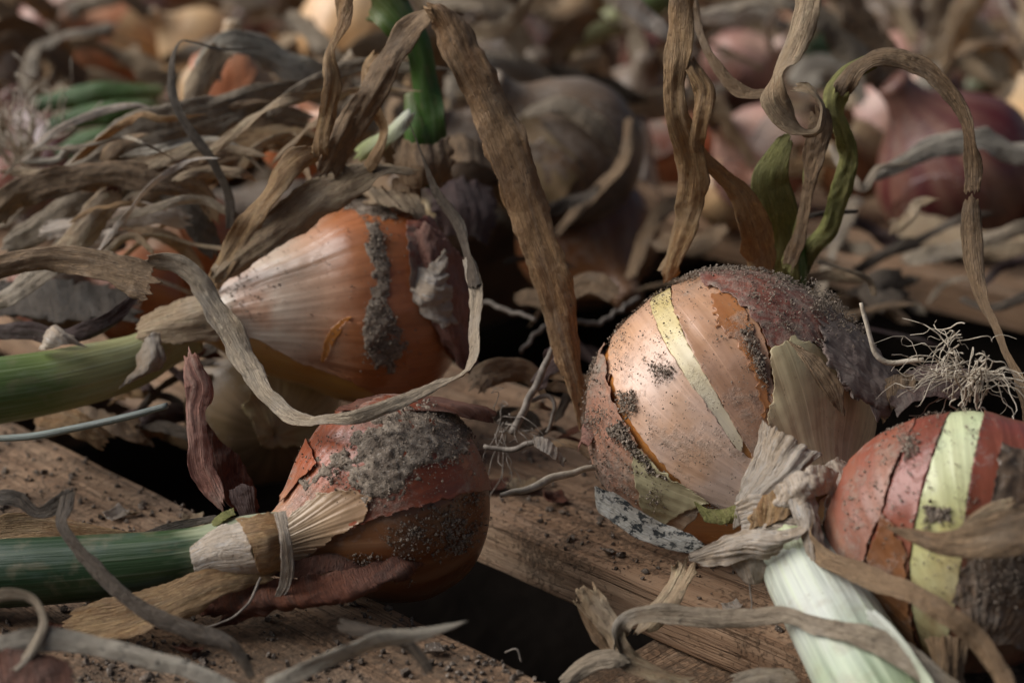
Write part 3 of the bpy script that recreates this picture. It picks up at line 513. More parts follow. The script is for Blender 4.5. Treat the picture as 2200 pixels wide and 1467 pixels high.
sheet('skin', [[(1735, 628, 46.6), (1825, 690, 46.4), (1888, 758, 46.0), (1930, 800, 45.8)], [(1760, 690, 44.6), (1840, 735, 45.0), (1890, 775, 45.2), (1925, 812, 45.2)], [(1765, 740, 43.8), (1840, 780, 44.2), (1895, 812, 44.5), (1935, 840, 44.7)], [(1790, 800, 43.4), (1845, 830, 43.7), (1895, 850, 44.0), (1920, 868, 44.2)], [(1830, 850, 43.3), (1860, 880, 43.5), (1890, 900, 43.8), (1900, 905, 44.0)]], M['l_mauve'], o1, .10, 1.1, ragged=.2, pleat=.06, swap=True, label='purplish skin peeling from the right side')
sheet('skin', [[(1242, 965, 46.5), (1262, 880, 46.9), (1285, 830, 47)], [(1252, 950, 46.2), (1275, 900, 46.4), (1295, 850, 46.7)], [(1265, 955, 46), (1290, 920, 46.1), (1310, 900, 46.2)]], M['l_red'], o1, .05, 1.6)
# neck: pleated sheath, torn collar and the stalk
sheet('sheath', [[(1640, 905, 43.10), (1615, 985, 42.95), (1580, 1060, 42.95), (1580, 1130, 43.15)], [(1672, 925, 42.55), (1655, 1000, 42.15), (1605, 1070, 42.45), (1592, 1130, 42.85)], [(1720, 955, 42.25), (1690, 1010, 41.65), (1630, 1060, 41.95), (1605, 1120, 42.55)], [(1760, 980, 42.15), (1720, 1020, 41.55), (1660, 1065, 41.75), (1618, 1130, 42.25)]], M['l_husk'], o1, .09, 1.2, pleat=.09, swap=True, label='folded brown papery sheath at the neck')
sheet('sheath', [[(1622, 1080, 42.15), (1660, 1050, 41.65), (1720, 1015, 41.55), (1770, 1000, 41.95)], [(1610, 1110, 41.85), (1665, 1080, 41.35), (1730, 1045, 41.25), (1790, 1030, 41.65)], [(1612, 1140, 41.85), (1670, 1120, 41.15), (1720, 1090, 41.05), (1760, 1090, 41.35)]], M['l_orange'], o1, .08, 1.5, pleat=.10, label='orange pleats round the neck')
sheet('sheath', [[(1655, 1055, 41.25), (1700, 1018, 40.95), (1760, 1000, 41.15), (1800, 1015, 41.55)], [(1668, 1085, 40.95), (1720, 1045, 40.55), (1770, 1030, 40.85), (1800, 1045, 41.35)], [(1700, 1100, 40.85), (1735, 1075, 40.55), (1772, 1060, 40.95), (1790, 1072, 41.25)]], M['l_husk'], o1, .13, 1.5, pleat=.07, label='whitish crumpled collar')
sheet('sheath', [[(1770, 1000, 41.95), (1800, 985, 42.15), (1840, 1000, 42.75)], [(1790, 1040, 41.55), (1822, 1030, 41.65), (1846, 1050, 42.35)], [(1775, 1075, 41.35), (1815, 1085, 41.55), (1825, 1105, 41.75)], [(1765, 1120, 41.15), (1795, 1110, 41.35), (1800, 1115, 41.55)]], M['l_husk'], o1, .09, 1.4)
tube('stalk', [(1668, 1105, 43.2, 40), (1686, 1140, 42.6, 66), (1722, 1205, 41.4, 86), (1775, 1300, 40.1, 98), (1830, 1400, 38.9, 108), (1890, 1500, 37.9, 116), (1960, 1620, 36.8, 118)], M['g_white'], o1, m=96, flute=.018, lump=.07, flat=.9, label='thick white stalk turning green at its end')
sheet('sheath', [[(1480, 1190, 41.75), (1530, 1165, 41.55), (1600, 1140, 41.05), (1690, 1135, 40.45), (1740, 1120, 40.45)], [(1475, 1200, 41.65), (1540, 1185, 41.35), (1600, 1165, 40.75), (1670, 1165, 40.30), (1725, 1150, 40.15)], [(1500, 1215, 41.55), (1560, 1215, 41.25), (1610, 1200, 40.95), (1648, 1200, 40.75), (1650, 1195, 40.75)]], M['l_husk'], o1, .10, 1.2, pleat=.07, swap=True, label='pale torn collar below the neck')
sheet('sheath', [[(1540, 1180, 41.55), (1590, 1175, 41.15), (1640, 1190, 40.95)], [(1570, 1215, 41.45), (1610, 1215, 41.15), (1645, 1225, 41.05)], [(1595, 1250, 41.35), (1620, 1255, 41.25), (1640, 1250, 41.25)]], M['l_husk'], o1, .08, 1.5)
sheet('sheath', [[(1490, 1075, 44), (1530, 1095, 43.6), (1580, 1085, 43.2)], [(1505, 1105, 43.8), (1540, 1115, 43.4), (1585, 1105, 43.0)], [(1515, 1120, 43.7), (1545, 1128, 43.4), (1580, 1125, 43.2)]], M['l_olive'], o1, .08, 1.8)
sheet('sheath', [[(1580, 1080, 42.7), (1625, 1060, 42.0), (1690, 1080, 41.4), (1740, 1110, 41.2)], [(1590, 1120, 42.4), (1640, 1110, 41.6), (1700, 1120, 41.0), (1750, 1140, 40.9)], [(1600, 1150, 42.3), (1650, 1150, 41.5), (1700, 1150, 40.9), (1760, 1165, 40.8)]], M['l_husk'], o1, .07, 1.4, pleat=.07, swap=True, label='torn whitish husk wrapped over the top of the stalk')
sheet('sheath', [[(1690, 1060, 40.9), (1725, 1050, 40.8), (1752, 1070, 40.9)], [(1705, 1110, 40.6), (1735, 1105, 40.3), (1762, 1120, 40.5)], [(1722, 1165, 40.3), (1745, 1170, 40.0), (1768, 1178, 40.2)], [(1740, 1205, 40.1), (1752, 1210, 39.9), (1762, 1212, 40.0)]], M['l_husk'], o1, .08, 1.5, pleat=.06, label='curled strip of husk hanging over the stalk')
ribbon('leaf', [(1700, 1065, 41.3, 46, 20), (1728, 1110, 40.6, 50, 50), (1742, 1160, 40.2, 44, 75), (1780, 1205, 39.5, 44, 30), (1850, 1232, 38.5, 48, 15), (1940, 1265, 37.4, 46, 10), (2030, 1315, 36.7, 48, 15), (2100, 1375, 36.5, 50, 30), (2150, 1460, 36.1, 46, 40), (2170, 1540, 35.8, 42, 50)], M['l_brown'], o1, .9, .06, .04).__setitem__('label', 'brown leaf curving away from the neck')
sheet('sheath', [[(1634, 1165, 41.7), (1680, 1130, 41.0), (1740, 1125, 40.9), (1775, 1150, 41.2)], [(1650, 1210, 41.3), (1700, 1185, 40.5), (1755, 1185, 40.4), (1795, 1200, 40.8)], [(1672, 1270, 40.8), (1725, 1255, 40.0), (1780, 1255, 39.9), (1815, 1260, 40.3)]], M['g_rim'], o1, .02, .9, pleat=.07, label='yellow green ribbed end of a cut outer leaf')
ribbon('leaf', [(1860, 1310, 37.9, 30, 40), (1920, 1370, 37.3, 40, 50), (1975, 1440, 36.7, 44, 60), (2010, 1520, 36.0, 44, 60)], M['g_sheath'], o1, .6, .02, .01, .04, uvcm=False).__setitem__('label', 'cream edge of an inner leaf')
dust_on(g1, [([(1280, 850), (1330, 680), (1430, 590), (1560, 560), (1640, 640), (1660, 900), (1600, 1100), (1480, 1050), (1330, 900)], 1900, .010, .045, 1.0, .085),
             ([(1480, 560), (1620, 545), (1780, 600), (1900, 720), (1930, 830), (1850, 860), (1780, 770), (1700, 740), (1640, 720), (1570, 640)], 4200, .010, .06, .9, .15),
             ([(1245, 900), (1290, 700), (1320, 850), (1380, 960), (1450, 1030), (1420, 1110), (1340, 1080), (1280, 1000)], 1900, .012, .06, .7, .13),
             ([(1310, 920), (1345, 900), (1400, 980), (1440, 1020), (1400, 1010), (1350, 960)], 900, .02, .10, .3, .12),
             ([(1325, 840), (1370, 840), (1385, 890), (1345, 900)], 320, .015, .08, .3, .09),
             ([(1390, 775), (1440, 780), (1460, 820), (1410, 830)], 260, .012, .06, .3, .07),
             ([(1500, 1070), (1560, 1080), (1570, 1110), (1510, 1110)], 300, .015, .07, .3, .12),
             ([(1600, 690), (1640, 780), (1660, 850), (1630, 830), (1590, 740)], 500, .014, .08, .4, .13),
             ([(1400, 600), (1500, 560), (1650, 540), (1780, 590), (1800, 640), (1600, 590), (1450, 625)], 1500, .011, .06, .5, .14)], o1, M['dirt'], 31)

# --- onion on its side at the left, neck pointing left
o2, g2 = onion(800, 655, 53, 3.12, cdir(-.93, -.10, .35), [(-.86, 0), (-.90, .10), (-.86, .26), (-.72, .62), (-.42, .92), (-.05, 1.0), (.34, .93), (.72, .74), (1.05, .61), (1.32, .47), (1.52, .33), (1.66, .22), (1.9, .17), (1.95, 0)], 380, 300, M['amber_band'], 'copper coloured onion on its side with a pale cream neck and a mud streak', 2, .03)
patch(g2, [(380, 735), (400, 660), (470, 580), (560, 500), (660, 440), (740, 415), (860, 420), (930, 520), (985, 640), (1000, 760), (960, 880), (880, 870), (800, 830), (700, 795), (640, 775), (560, 728), (500, 712)], M['copper'], o2, .06, .05, 10, 3, .04, 21, .014, 14, face=-.5)
patch(g2, [(700, 775), (715, 720), (745, 690), (800, 690), (870, 740), (880, 840), (820, 850), (760, 815)], M['copper'], o2, .09, .05, 8, 5, .05, 22, .012, 14, label='second layer of copper skin')
patch(g2, [(690, 775), (697, 735), (712, 705), (740, 682), (760, 678), (740, 700), (718, 735), (706, 772)], M['amber'], o2, .10, .02, 6, 2, .05, 23, .006, label='thin ochre edge of a torn skin')
patch(g2, [(870, 480), (960, 480), (1010, 600), (1010, 780), (990, 800), (950, 740), (915, 660), (875, 610)], M['redbrown'], o2, .10, .22, 14, 9, .04, 24, .05, 12, label='dark red dried skin at the root end', face=-.6)
patch(g2, [(800, 640), (830, 660), (866, 720), (868, 760), (832, 800), (828, 792), (800, 775), (776, 720), (786, 670)], M['dirt'], o2, .09, -.02, 9, 16, .06, 25, .02, rough=.12, rfreq=4, name='mud', label='dried mud cake')
patch(g2, [(790, 480), (815, 490), (828, 540), (845, 600), (828, 650), (800, 630), (806, 580), (786, 540)], M['dirt'], o2, .08, -.02, 9, 16, .06, 26, .02, rough=.11, rfreq=4, name='mud', label='streak of dried mud')
patch(g2, [(690, 440), (740, 425), (830, 440), (850, 470), (800, 470), (740, 450)], M['dirt'], o2, .07, -.02, 9, 9, .06, 27, .02, rough=.06, rfreq=5, name='mud')
dust_on(g2, [([(500, 560), (700, 430), (860, 430), (960, 640), (900, 850), (700, 780), (520, 720)], 500, .012, .05, .9, .08),
             ([(770, 650), (830, 640), (880, 720), (850, 800), (780, 770)], 800, .016, .07, .5, .12), ([(775, 470), (830, 480), (850, 620), (800, 640), (790, 560)], 500, .016, .07, .5, .11),
             ([(680, 430), (760, 410), (880, 450), (880, 500), (780, 480)], 900, .015, .07, .3, .09), ([(470, 600), (540, 570), (570, 680), (490, 700)], 60, .025, .07, .5, .07)], o2, M['dirt'], 41)
sheet('skin', [[(900, 540, 50.8), (935, 560, 50.4), (955, 535, 50.6)], [(880, 610, 50.2), (925, 620, 49.8), (965, 590, 50.3)], [(893, 660, 50.2), (935, 655, 49.9), (970, 650, 50.4)], [(920, 690, 50.2), (950, 700, 50.2), (985, 700, 50.6)]], M['l_husk'], o2, .12, 1.4, ragged=.2, pleat=.09, swap=True, label='crumpled grey scrap of skin')
sheet('skin', [[(870, 480, 51.2), (930, 490, 51), (1000, 560, 51.8)], [(890, 560, 50.6), (940, 580, 50.3), (1010, 660, 51.5)], [(915, 670, 50.5), (965, 700, 50.4), (1020, 760, 51.4)], [(965, 760, 50.8), (1000, 800, 51), (1040, 830, 51.5)]], M['l_red'], o2, .14, 1.0, label='reddish brown skin hanging at the right')
sheet('sheath', [[(300, 690, 50.70), (330, 665, 50.30), (400, 640, 50.10), (470, 620, 50.10)], [(290, 720, 50.10), (340, 700, 49.70), (410, 680, 49.50), (480, 665, 49.50)], [(300, 745, 50.10), (350, 740, 49.70), (420, 735, 49.60), (500, 725, 49.80)]], M['l_tan'], o2, .05, 1.0, swap=True, label='papery sheath of the neck')
sheet('sheath', [[(295, 760, 49.6), (315, 720, 49.2), (345, 715, 49.3)], [(290, 790, 49.2), (325, 765, 48.8), (355, 770, 49.1)], [(275, 810, 49.2), (310, 800, 48.9), (345, 795, 49.2)], [(255, 835, 49.4), (290, 815, 49.2), (310, 805, 49.4)]], M['l_husk'], o2, .10, 1.2, label='torn whitish end of the sheath')
sheet('sheath', [[(80, 750, 49.2), (110, 700, 49.0), (150, 715, 49.1)], [(90, 752, 48.9), (125, 715, 48.6), (170, 735, 48.8)], [(110, 750, 48.8), (140, 740, 48.6), (185, 745, 48.8)]], M['l_husk'], o2, .05, 1.2, label='thin curled film on the stalk')
tube('stalk', [(420, 720, 51.5, 38), (350, 745, 51, 48), (290, 775, 50.4, 56), (200, 800, 50, 64), (100, 822, 49.6, 68), (0, 838, 49.2, 72), (-160, 860, 48.8, 74)], M['g_left'], o2, m=64, flute=.012, label='green stalk with a yellowing base')

# --- onion in front, neck pointing left, soil crusted
o3, g3 = onion(846, 1072, 45, 2.72, cdir(-.86, -.30, .42), PROF, 380, 280, M['rust'], 'small rusty red onion crusted with soil lying across two planks', 3, .03)
patch(g3, [(560, 1190), (590, 1110), (618, 1000), (650, 920), (730, 850), (860, 835), (980, 860), (1070, 960), (1080, 1045), (1000, 1060), (930, 1078), (850, 1100), (770, 1125), (705, 1160), (660, 1195), (620, 1215)], M['red'], o3, .07, .07, 10, 5, .05, 31, .016, 16, face=-.5)
patch(g3, [(614, 1085), (622, 1000), (650, 925), (672, 905), (668, 950), (690, 1000), (650, 1040)], M['red'], o3, .13, .07, 8, 4, .05, 32, .016)
patch(g3, [(600, 1200), (620, 1120), (690, 1060), (760, 1050), (800, 1070), (780, 1118), (705, 1160), (660, 1195)], M['straw'], o3, .11, .05, 8, 8, .05, 33, .028, 20, label='pale pleated skin near the neck')
patch(g3, [(655, 1035), (700, 1000), (760, 962), (800, 905), (850, 878), (930, 872), (990, 910), (1010, 965), (930, 1000), (880, 1030), (850, 1070), (790, 1076), (735, 1010), (690, 1035)], M['dirt'], o3, .08, -.03, 10, 46, .04, 34, .02, rough=.07, rfreq=5.5, name='mud', label='thick crust of dry soil')
dust_on(g3, [([(650, 1035), (760, 955), (850, 870), (950, 865), (1020, 930), (1000, 990), (860, 1080), (780, 1085), (690, 1040)], 2300, .012, .07, 1.1, .10),
             ([(640, 960), (800, 860), (1000, 870), (1070, 1000), (1000, 1060), (800, 1100), (650, 1080)], 1500, .010, .05, .5, .10),
             ([(880, 1090), (1040, 1040), (1060, 1120), (1000, 1200), (860, 1210), (800, 1160)], 1500, .012, .07, .9, .02), ([(700, 1180), (900, 1180), (900, 1260), (720, 1260)], 400, .012, .06, .6, .02)], o3, M['dirt'], 51)
sheet('skin', [[(720, 880, 44.4), (800, 850, 45), (900, 850, 45.3), (960, 858, 45.2)], [(760, 880, 43.9), (850, 862, 44.2), (950, 868, 44.3), (1060, 880, 44.6)], [(880, 880, 43.6), (960, 885, 43.8), (1010, 900, 44.1), (1068, 910, 44.5)]], M['l_rust'], o3, .04, 1.0, label='lifted red skin on top')
sheet('skin', [[(440, 1265, 42.6), (560, 1245, 42.2), (680, 1230, 42.2), (780, 1215, 42.6), (905, 1180, 43.4)], [(430, 1290, 42.2), (560, 1280, 41.7), (690, 1270, 41.6), (800, 1250, 42), (915, 1200, 43)], [(440, 1320, 42.0), (560, 1300, 41.6), (700, 1290, 41.5), (800, 1262, 41.8), (915, 1205, 43)], [(500, 1345, 42.0), (580, 1310, 41.8), (700, 1298, 41.6), (800, 1270, 41.8), (900, 1215, 43)]], M['l_rust'], o3, .20, .9, ragged=.16, label='dark torn skin curling up beneath')
sheet('skin', [[(600, 1215, 43), (700, 1190, 43), (800, 1195, 43.2), (900, 1180, 43.6)], [(590, 1250, 42.7), (690, 1230, 42.6), (800, 1225, 42.8), (900, 1200, 43.4)]], M['l_rust'], o3, .12, .9)
tube('stalk', [(606, 1150, 43.6, 52), (560, 1163, 43.2, 60), (505, 1176, 42.9, 64), (430, 1192, 42.7, 62), (320, 1208, 42.6, 66), (160, 1222, 42.7, 72), (0, 1232, 42.8, 74), (-180, 1238, 43, 74)], M['g_deep'], o3, m=64, flute=.008, label='dark green stalk with a pale base')
sheet('sheath', [[(405, 1165, 42.2), (430, 1150, 42.3), (470, 1130, 42.3), (520, 1115, 42.2)], [(408, 1195, 41.75), (440, 1185, 41.7), (480, 1170, 41.6), (535, 1160, 41.5)], [(415, 1225, 41.8), (450, 1222, 41.7), (500, 1220, 41.6), (550, 1210, 41.5)], [(430, 1250, 42.2), (470, 1252, 42), (520, 1250, 42), (565, 1238, 42)]], M['l_husk'], o3, .025, 1.2, pleat=.025, swap=True, label='silvery sheath round the stalk base')
sheet('sheath', [[(505, 1112, 42.2), (545, 1105, 42.3), (595, 1100, 42.6)], [(535, 1160, 41.4), (570, 1150, 41.5), (608, 1140, 41.9)], [(550, 1210, 41.4), (585, 1200, 41.5), (618, 1185, 42)], [(565, 1245, 41.9), (590, 1235, 42), (610, 1220, 42.3)]], M['l_orange'], o3, .03, 1.3, pleat=.025, swap=True, label='brown band of skin round the neck')
sheet('sheath', [[(588, 1100, 42.1), (612, 1090, 42.1)], [(600, 1150, 41.4), (622, 1145, 41.5)], [(604, 1200, 41.3), (632, 1210, 41.4)], [(600, 1250, 41.5), (625, 1262, 41.5)], [(590, 1280, 41.6), (605, 1285, 41.6)]], M['l_husk'], o3, .05, 1.4, label='strip of sheath hanging off the neck')
sheet('sheath', [[(440, 1135, 42.7), (470, 1105, 43), (502, 1090, 43.2)], [(470, 1128, 42.4), (490, 1112, 42.6), (508, 1105, 42.9)]], M['l_olive'], o3, .05, 1.2)
ribbon('leaf', [(600, 1225, 42, 40, 20), (520, 1235, 41.7, 60, 10), (440, 1258, 41.5, 80, 0), (340, 1300, 41.4, 100, 0), (240, 1330, 41.5, 96, 5), (120, 1350, 41.8, 80, 0)], M['l_orange'], o3, .5, .05, .05).__setitem__('label', 'brown leaf trailing under the stalk')

# --- striped red onion at the right edge, roots behind it
o4, g4 = onion(2078, 1172, 41, 3.32, cdir(-.13, -.62, .77), PROF_FLAT[:8]+[(.76, .50), (.90, .34), (.98, .24), (1.02, .12), (1.03, 0)], 380, 280, M['crimson'], 'crimson onion with a pale green stripe at the right edge', 4, .025, .012)
patch(g4, [(1770, 1140), (1830, 990), (1930, 890), (1985, 860), (1960, 930), (1918, 1020), (1900, 1090), (1868, 1170), (1850, 1250), (1870, 1340), (1810, 1260)], M['crimson_dusty'], o4, .07, .05, 10, 4, .05, 41, .016, 14, face=-.5)
patch(g4, [(1980, 870), (2052, 862), (2010, 960), (1985, 1040), (1965, 1130), (1955, 1210), (1960, 1310), (1985, 1400), (1930, 1360), (1880, 1260), (1872, 1170), (1904, 1090), (1924, 1020), (1955, 945)], M['crimson'], o4, .045, .035, 9, 3, .05, 42, .014, 14, label='rosy skin band beside the stripe')
patch(g4, [(1872, 1180), (1905, 1100), (1950, 1180), (1955, 1300), (1985, 1420), (1930, 1400), (1880, 1300)], M['rust'], o4, .085, .05, 9, 10, .05, 47, .02, 14, label='torn brown skin low on the left side')
patch(g4, [(2048, 850), (2124, 850), (2094, 980), (2076, 1080), (2066, 1200), (2052, 1300), (2030, 1400), (2010, 1470), (1985, 1410), (1962, 1310), (1957, 1210), (1967, 1130), (1988, 1040), (2014, 960)], M['pale_green'], o4, .03, .01, 8, 2.5, .05, 43, .008, label='pale green bare stripe')
patch(g4, [(2124, 840), (2230, 880), (2340, 1000), (2340, 1250), (2200, 1260), (2110, 1240), (2064, 1250), (2072, 1120), (2092, 990)], M['crimson'], o4, .06, .04, 9, 4, .05, 44, .014, 14, face=-.5)
patch(g4, [(2150, 960), (2230, 980), (2340, 1040), (2340, 1300), (2240, 1400), (2100, 1360), (2050, 1290), (2070, 1210), (2120, 1160), (2130, 1060)], M['muddy'], o4, .10, .12, 12, 10, .04, 45, .04, 12, rough=.05, label='muddy grey brown skin', face=-.5)
patch(g4, [(1990, 1090), (2040, 1095), (2045, 1120), (2000, 1120)], M['dirt'], o4, .045, -.02, 9, 8, .07, 46, .01, rough=.05, rfreq=6, name='mud')
dust_on(g4, [([(1800, 1100), (1900, 900), (2100, 870), (2120, 1100), (2050, 1300), (1860, 1280)], 1300, .010, .05, 1.0, .06), ([(1935, 940), (1975, 930), (1980, 990), (1945, 1000)], 260, .015, .07, .3, .06),
             ([(2100, 1150), (2260, 1000), (2300, 1300), (2060, 1320)], 1400, .012, .07, .6, .13), ([(1980, 1085), (2050, 1085), (2050, 1130), (1985, 1130)], 260, .015, .07, .3, .05)], o4, M['dirt'], 61)
sheet('sheath', [[(1985, 1370, 38.6), (2030, 1365, 38.3), (2085, 1360, 38.5)], [(2000, 1420, 38.0), (2035, 1415, 37.6), (2078, 1415, 37.9)], [(2005, 1480, 37.7), (2035, 1480, 37.3), (2070, 1480, 37.6)], [(2000, 1560, 37.4), (2030, 1560, 37.0), (2065, 1560, 37.3)]], M['l_brown'], o4, .07, 1.2, pleat=.08, label='brown pleated skin gathered at the neck')
rb = C(2090, 845, 43.0)
root_tuft('roots', C(2070, 800, 43.6), [-1, -.15, .30], 2.3, 26, M['root'], o4, .024, .25, .45, 5, 'stuff')
root_tuft('roots', C(2085, 868, 43.0), [-.05, -.25, 1.0], 1.9, 22, M['root'], o4, .030, .25, .16, 6, 'stuff')
root_tuft('roots', C(2110, 800, 43.4), [.8, -.2, .25], 1.9, 20, M['root'], o4, .024, .5, .5, 7, 'stuff')
root_tuft('roots', C(2060, 720, 43.6), [-.6, -.2, -.1], 1.6, 14, M['root'], o4, .022, .3, .6, 8, 'stuff')
tube('root', [(1985, 770, 43.8, 5), (1920, 780, 44, 6), (1885, 765, 44, 6), (1868, 720, 44, 5), (1858, 680, 44, 5), (1850, 650, 44, 4)], M['root'], o4, m=8, wob=.05)
sheet('skin', [[(1905, 850, 44.2), (1940, 800, 44.8), (2010, 780, 44.6), (2080, 800, 44.4)], [(1920, 880, 43.6), (1960, 840, 43.8), (2020, 825, 43.8), (2080, 830, 43.6)], [(1930, 895, 43.2), (1970, 865, 43.3), (2020, 850, 43.3), (2060, 852, 43.2)]], M['l_purple'], o4, .16, 1.3, label='dark purplish scraps round the root end')
sheet('skin', [[(1890, 830, 44.6), (1930, 805, 44.4), (1960, 800, 44.5)], [(1885, 870, 44.3), (1920, 845, 44.0), (1965, 830, 44.1)], [(1895, 910, 44.2), (1920, 880, 44), (1950, 860, 44)]], M['l_brown'], o4, .18, 1.4)

# ------------------------------------------------------------------ withered leaves and sprouts in front
def leaf(pts, mat, label, cat='dry leaf', name='dry_leaf', group=None, **k):
    if not k.get('world'): pts = [(p[0], p[1], p[2]-(1.2*min(1, (560-p[1])/300) if p[0] > 1400 and p[1] < 560 and p[2] < 50.5 else 0), *p[3:]) for p in pts]
    return tag(ribbon(name, pts, M[mat], **k), label, cat, group)
# arch over the middle
leaf([(700, 395, 49.5, 70, 20), (740, 300, 49.3, 66, 35), (800, 195, 49, 62, 20), (850, 110, 48.8, 56, -10), (900, 45, 48.6, 58, -35), (945, 8, 48.4, 66, -70)], 'l_brown', 'dark brown leaf rising to the top of the tall middle arch', crump=.07, pleat=.06)
leaf([(925, 2, 48.4, 60, -60), (965, 30, 48.1, 70, -25), (1000, 120, 47.9, 92, 0), (1060, 240, 47.7, 100, 8), (1110, 370, 47.6, 104, 5), (1150, 500, 47.6, 92, 0), (1190, 620, 47.6, 84, -8), (1222, 740, 47.6, 62, -20), (1248, 850, 47.7, 46, -30), (1262, 930, 47.8, 34, -30)], 'l_arch', 'broad brown leaf falling diagonally from the arch to the sandy onion', crump=.05, pleat=.07, curl=1.3)
# loop over the two left onions
leaf([(874, 254, 49.5, 9, 40), (905, 330, 49.2, 14, 60), (935, 410, 48.9, 22, 30), (975, 480, 48.5, 30, 50), (1003, 555, 47.8, 28, 30), (1020, 625, 47.0, 30, 20)], 'l_dark', 'thin blackened leaf tip above the mud streaked onion', taper=(.5, 0), crump=.03, pleat=.02)
leaf([(1000, 548, 47.9, 27, 30), (1022, 620, 47.2, 34, 20), (1018, 700, 46.4, 37, 25), (1010, 760, 45.6, 39, 40), (990, 800, 44.6, 37, 65), (930, 830, 43.4, 35, 15), (850, 865, 42.6, 35, 0), (770, 895, 42.3, 30, -20), (700, 900, 42.7, 30, 20), (630, 892, 43.6, 42, 0), (570, 850, 44.6, 37, -40), (540, 790, 45.4, 52, 0), (500, 725, 46.2, 59, 15), (455, 650, 46.8, 52, 20), (420, 600, 47, 50, -10), (370, 568, 47.2, 47, -40), (300, 560, 47.4, 40, -60)], 'l_grey', 'long twisted grey leaf looping round the left onions', crump=.045, pleat=.05)
leaf([(-60, 590, 47.5, 46, 30), (60, 562, 47.3, 54, 20), (170, 562, 47.1, 62, 10), (260, 585, 46.8, 80, 0), (345, 612, 46.5, 92, -10)], 'l_brown', 'short dark brown leaf with a broken end at the left', crump=.05, pleat=.06)
leaf([(455, 610, 50.4, 40, 30), (500, 560, 50, 58, 20), (580, 500, 49.6, 76, 10), (660, 440, 49.4, 84, 0), (740, 395, 49.4, 78, -10), (820, 368, 49.8, 62, -25), (895, 368, 50.4, 40, -40)], 'l_tan', 'wide wrinkled tan leaf lying across the copper onion', crump=.10, pleat=.10, ragged=.2)
leaf([(740, -30, 47.8, 40, 30), (725, 40, 47.7, 42, 60), (705, 115, 47.6, 36, 30), (715, 170, 47.6, 40, -20), (702, 240, 47.7, 42, 10), (690, 310, 48, 36, 30), (700, 345, 48.3, 50, 10)], 'l_orange', 'upright twisted orange brown leaf left of the arch', crump=.05, pleat=.05)
leaf([(690, 320, 48.6, 46, -40), (630, 350, 48.9, 54, -10), (580, 410, 49.3, 52, 10), (530, 490, 49.8, 56, 10), (480, 570, 50.2, 44, 10), (440, 640, 50.8, 30, 0)], 'l_orange', 'flat orange brown leaf slanting behind the copper onion', crump=.03, pleat=.05)
leaf([(820, 110, 49.2, 26, 0), (785, 150, 49.4, 30, 40), (800, 220, 49.4, 30, 0), (825, 280, 49.5, 26, 40), (800, 340, 49.6, 34, 10), (775, 380, 49.8, 26, 10)], 'l_orange', 'small curled orange leaf hanging under the arch', crump=.05)
leaf([(560, 105, 53.5, 7, 0), (470, 105, 53, 11, 30), (420, 90, 52.5, 14, 60), (385, 90, 52.2, 16, 60), (366, 140, 52, 20, 40), (372, 210, 51.8, 22, 30), (410, 285, 51.6, 22, 20), (455, 350, 51.5, 24, 40), (490, 420, 51.6, 22, 30), (495, 500, 51.8, 20, 20)], 'l_dark', 'thin dark leaf bent into a hook at the upper left', crump=.02, pleat=.02, taper=(.2, 0))
leaf([(440, 190, 60, 66, 20), (460, 130, 60, 56, 40), (495, 92, 60, 56, 10), (570, 110, 60.5, 70, -5), (660, 160, 61, 74, 0), (740, 215, 62, 72, 0), (820, 280, 63, 60, 0)], 'l_spot', 'pale grey flat leaf slanting down behind the arch', crump=.03, pleat=.05)
leaf([(400, 280, 58, 50, 10), (430, 190, 58.5, 60, 20), (480, 95, 59.5, 44, 30)], 'l_tan', 'tan leaf folded up against the pale grey leaf', crump=.04)
leaf([(120, 410, 54, 30, 10), (200, 340, 54, 70, 0), (300, 285, 54.5, 86, 0), (420, 255, 55, 84, 10), (540, 215, 56, 60, 30), (650, 200, 57, 46, 50), (720, 210, 58, 30, 50)], 'l_grey', 'wide grey leaf arching over the left heap', crump=.07, pleat=.08)
leaf([(-30, 480, 52, 56, 10), (40, 420, 52, 62, 20), (130, 390, 52.2, 66, 10), (240, 372, 52.4, 60, 20), (330, 385, 52.6, 64, 0), (430, 410, 53, 46, 20), (470, 480, 53.2, 30, 30)], 'l_brown', 'brown leaf with a dark underside in the left heap', crump=.08, pleat=.07)
leaf([(120, 560, 52.5, 60, 0), (190, 480, 52.5, 66, 10), (260, 400, 52.8, 50, 10)], 'l_tan', 'tan leaf slanting up below the left heap', crump=.05)
leaf([(-20, 660, 50.5, 40, 20), (40, 620, 50.4, 52, 0), (110, 570, 50.4, 46, 0), (180, 540, 50.8, 30, 20)], 'l_grey', 'short crumpled grey leaf under the broken brown leaf', crump=.08)
leaf([(-30, 715, 49.8, 36, 20), (60, 712, 49.6, 38, 10), (130, 722, 49.4, 34, 0), (200, 705, 49.2, 40, 30), (260, 670, 49.1, 34, 20), (295, 635, 49.1, 18, 10)], 'l_purple', 'narrow reddish leaf lying on the upper green stalk', crump=.05)
leaf([(210, 560, 52, 16, 30), (280, 510, 52, 18, 40), (330, 545, 51.5, 14, 30)], 'l_tan', 'fine tan leaf strand bowed behind the broken brown leaf')
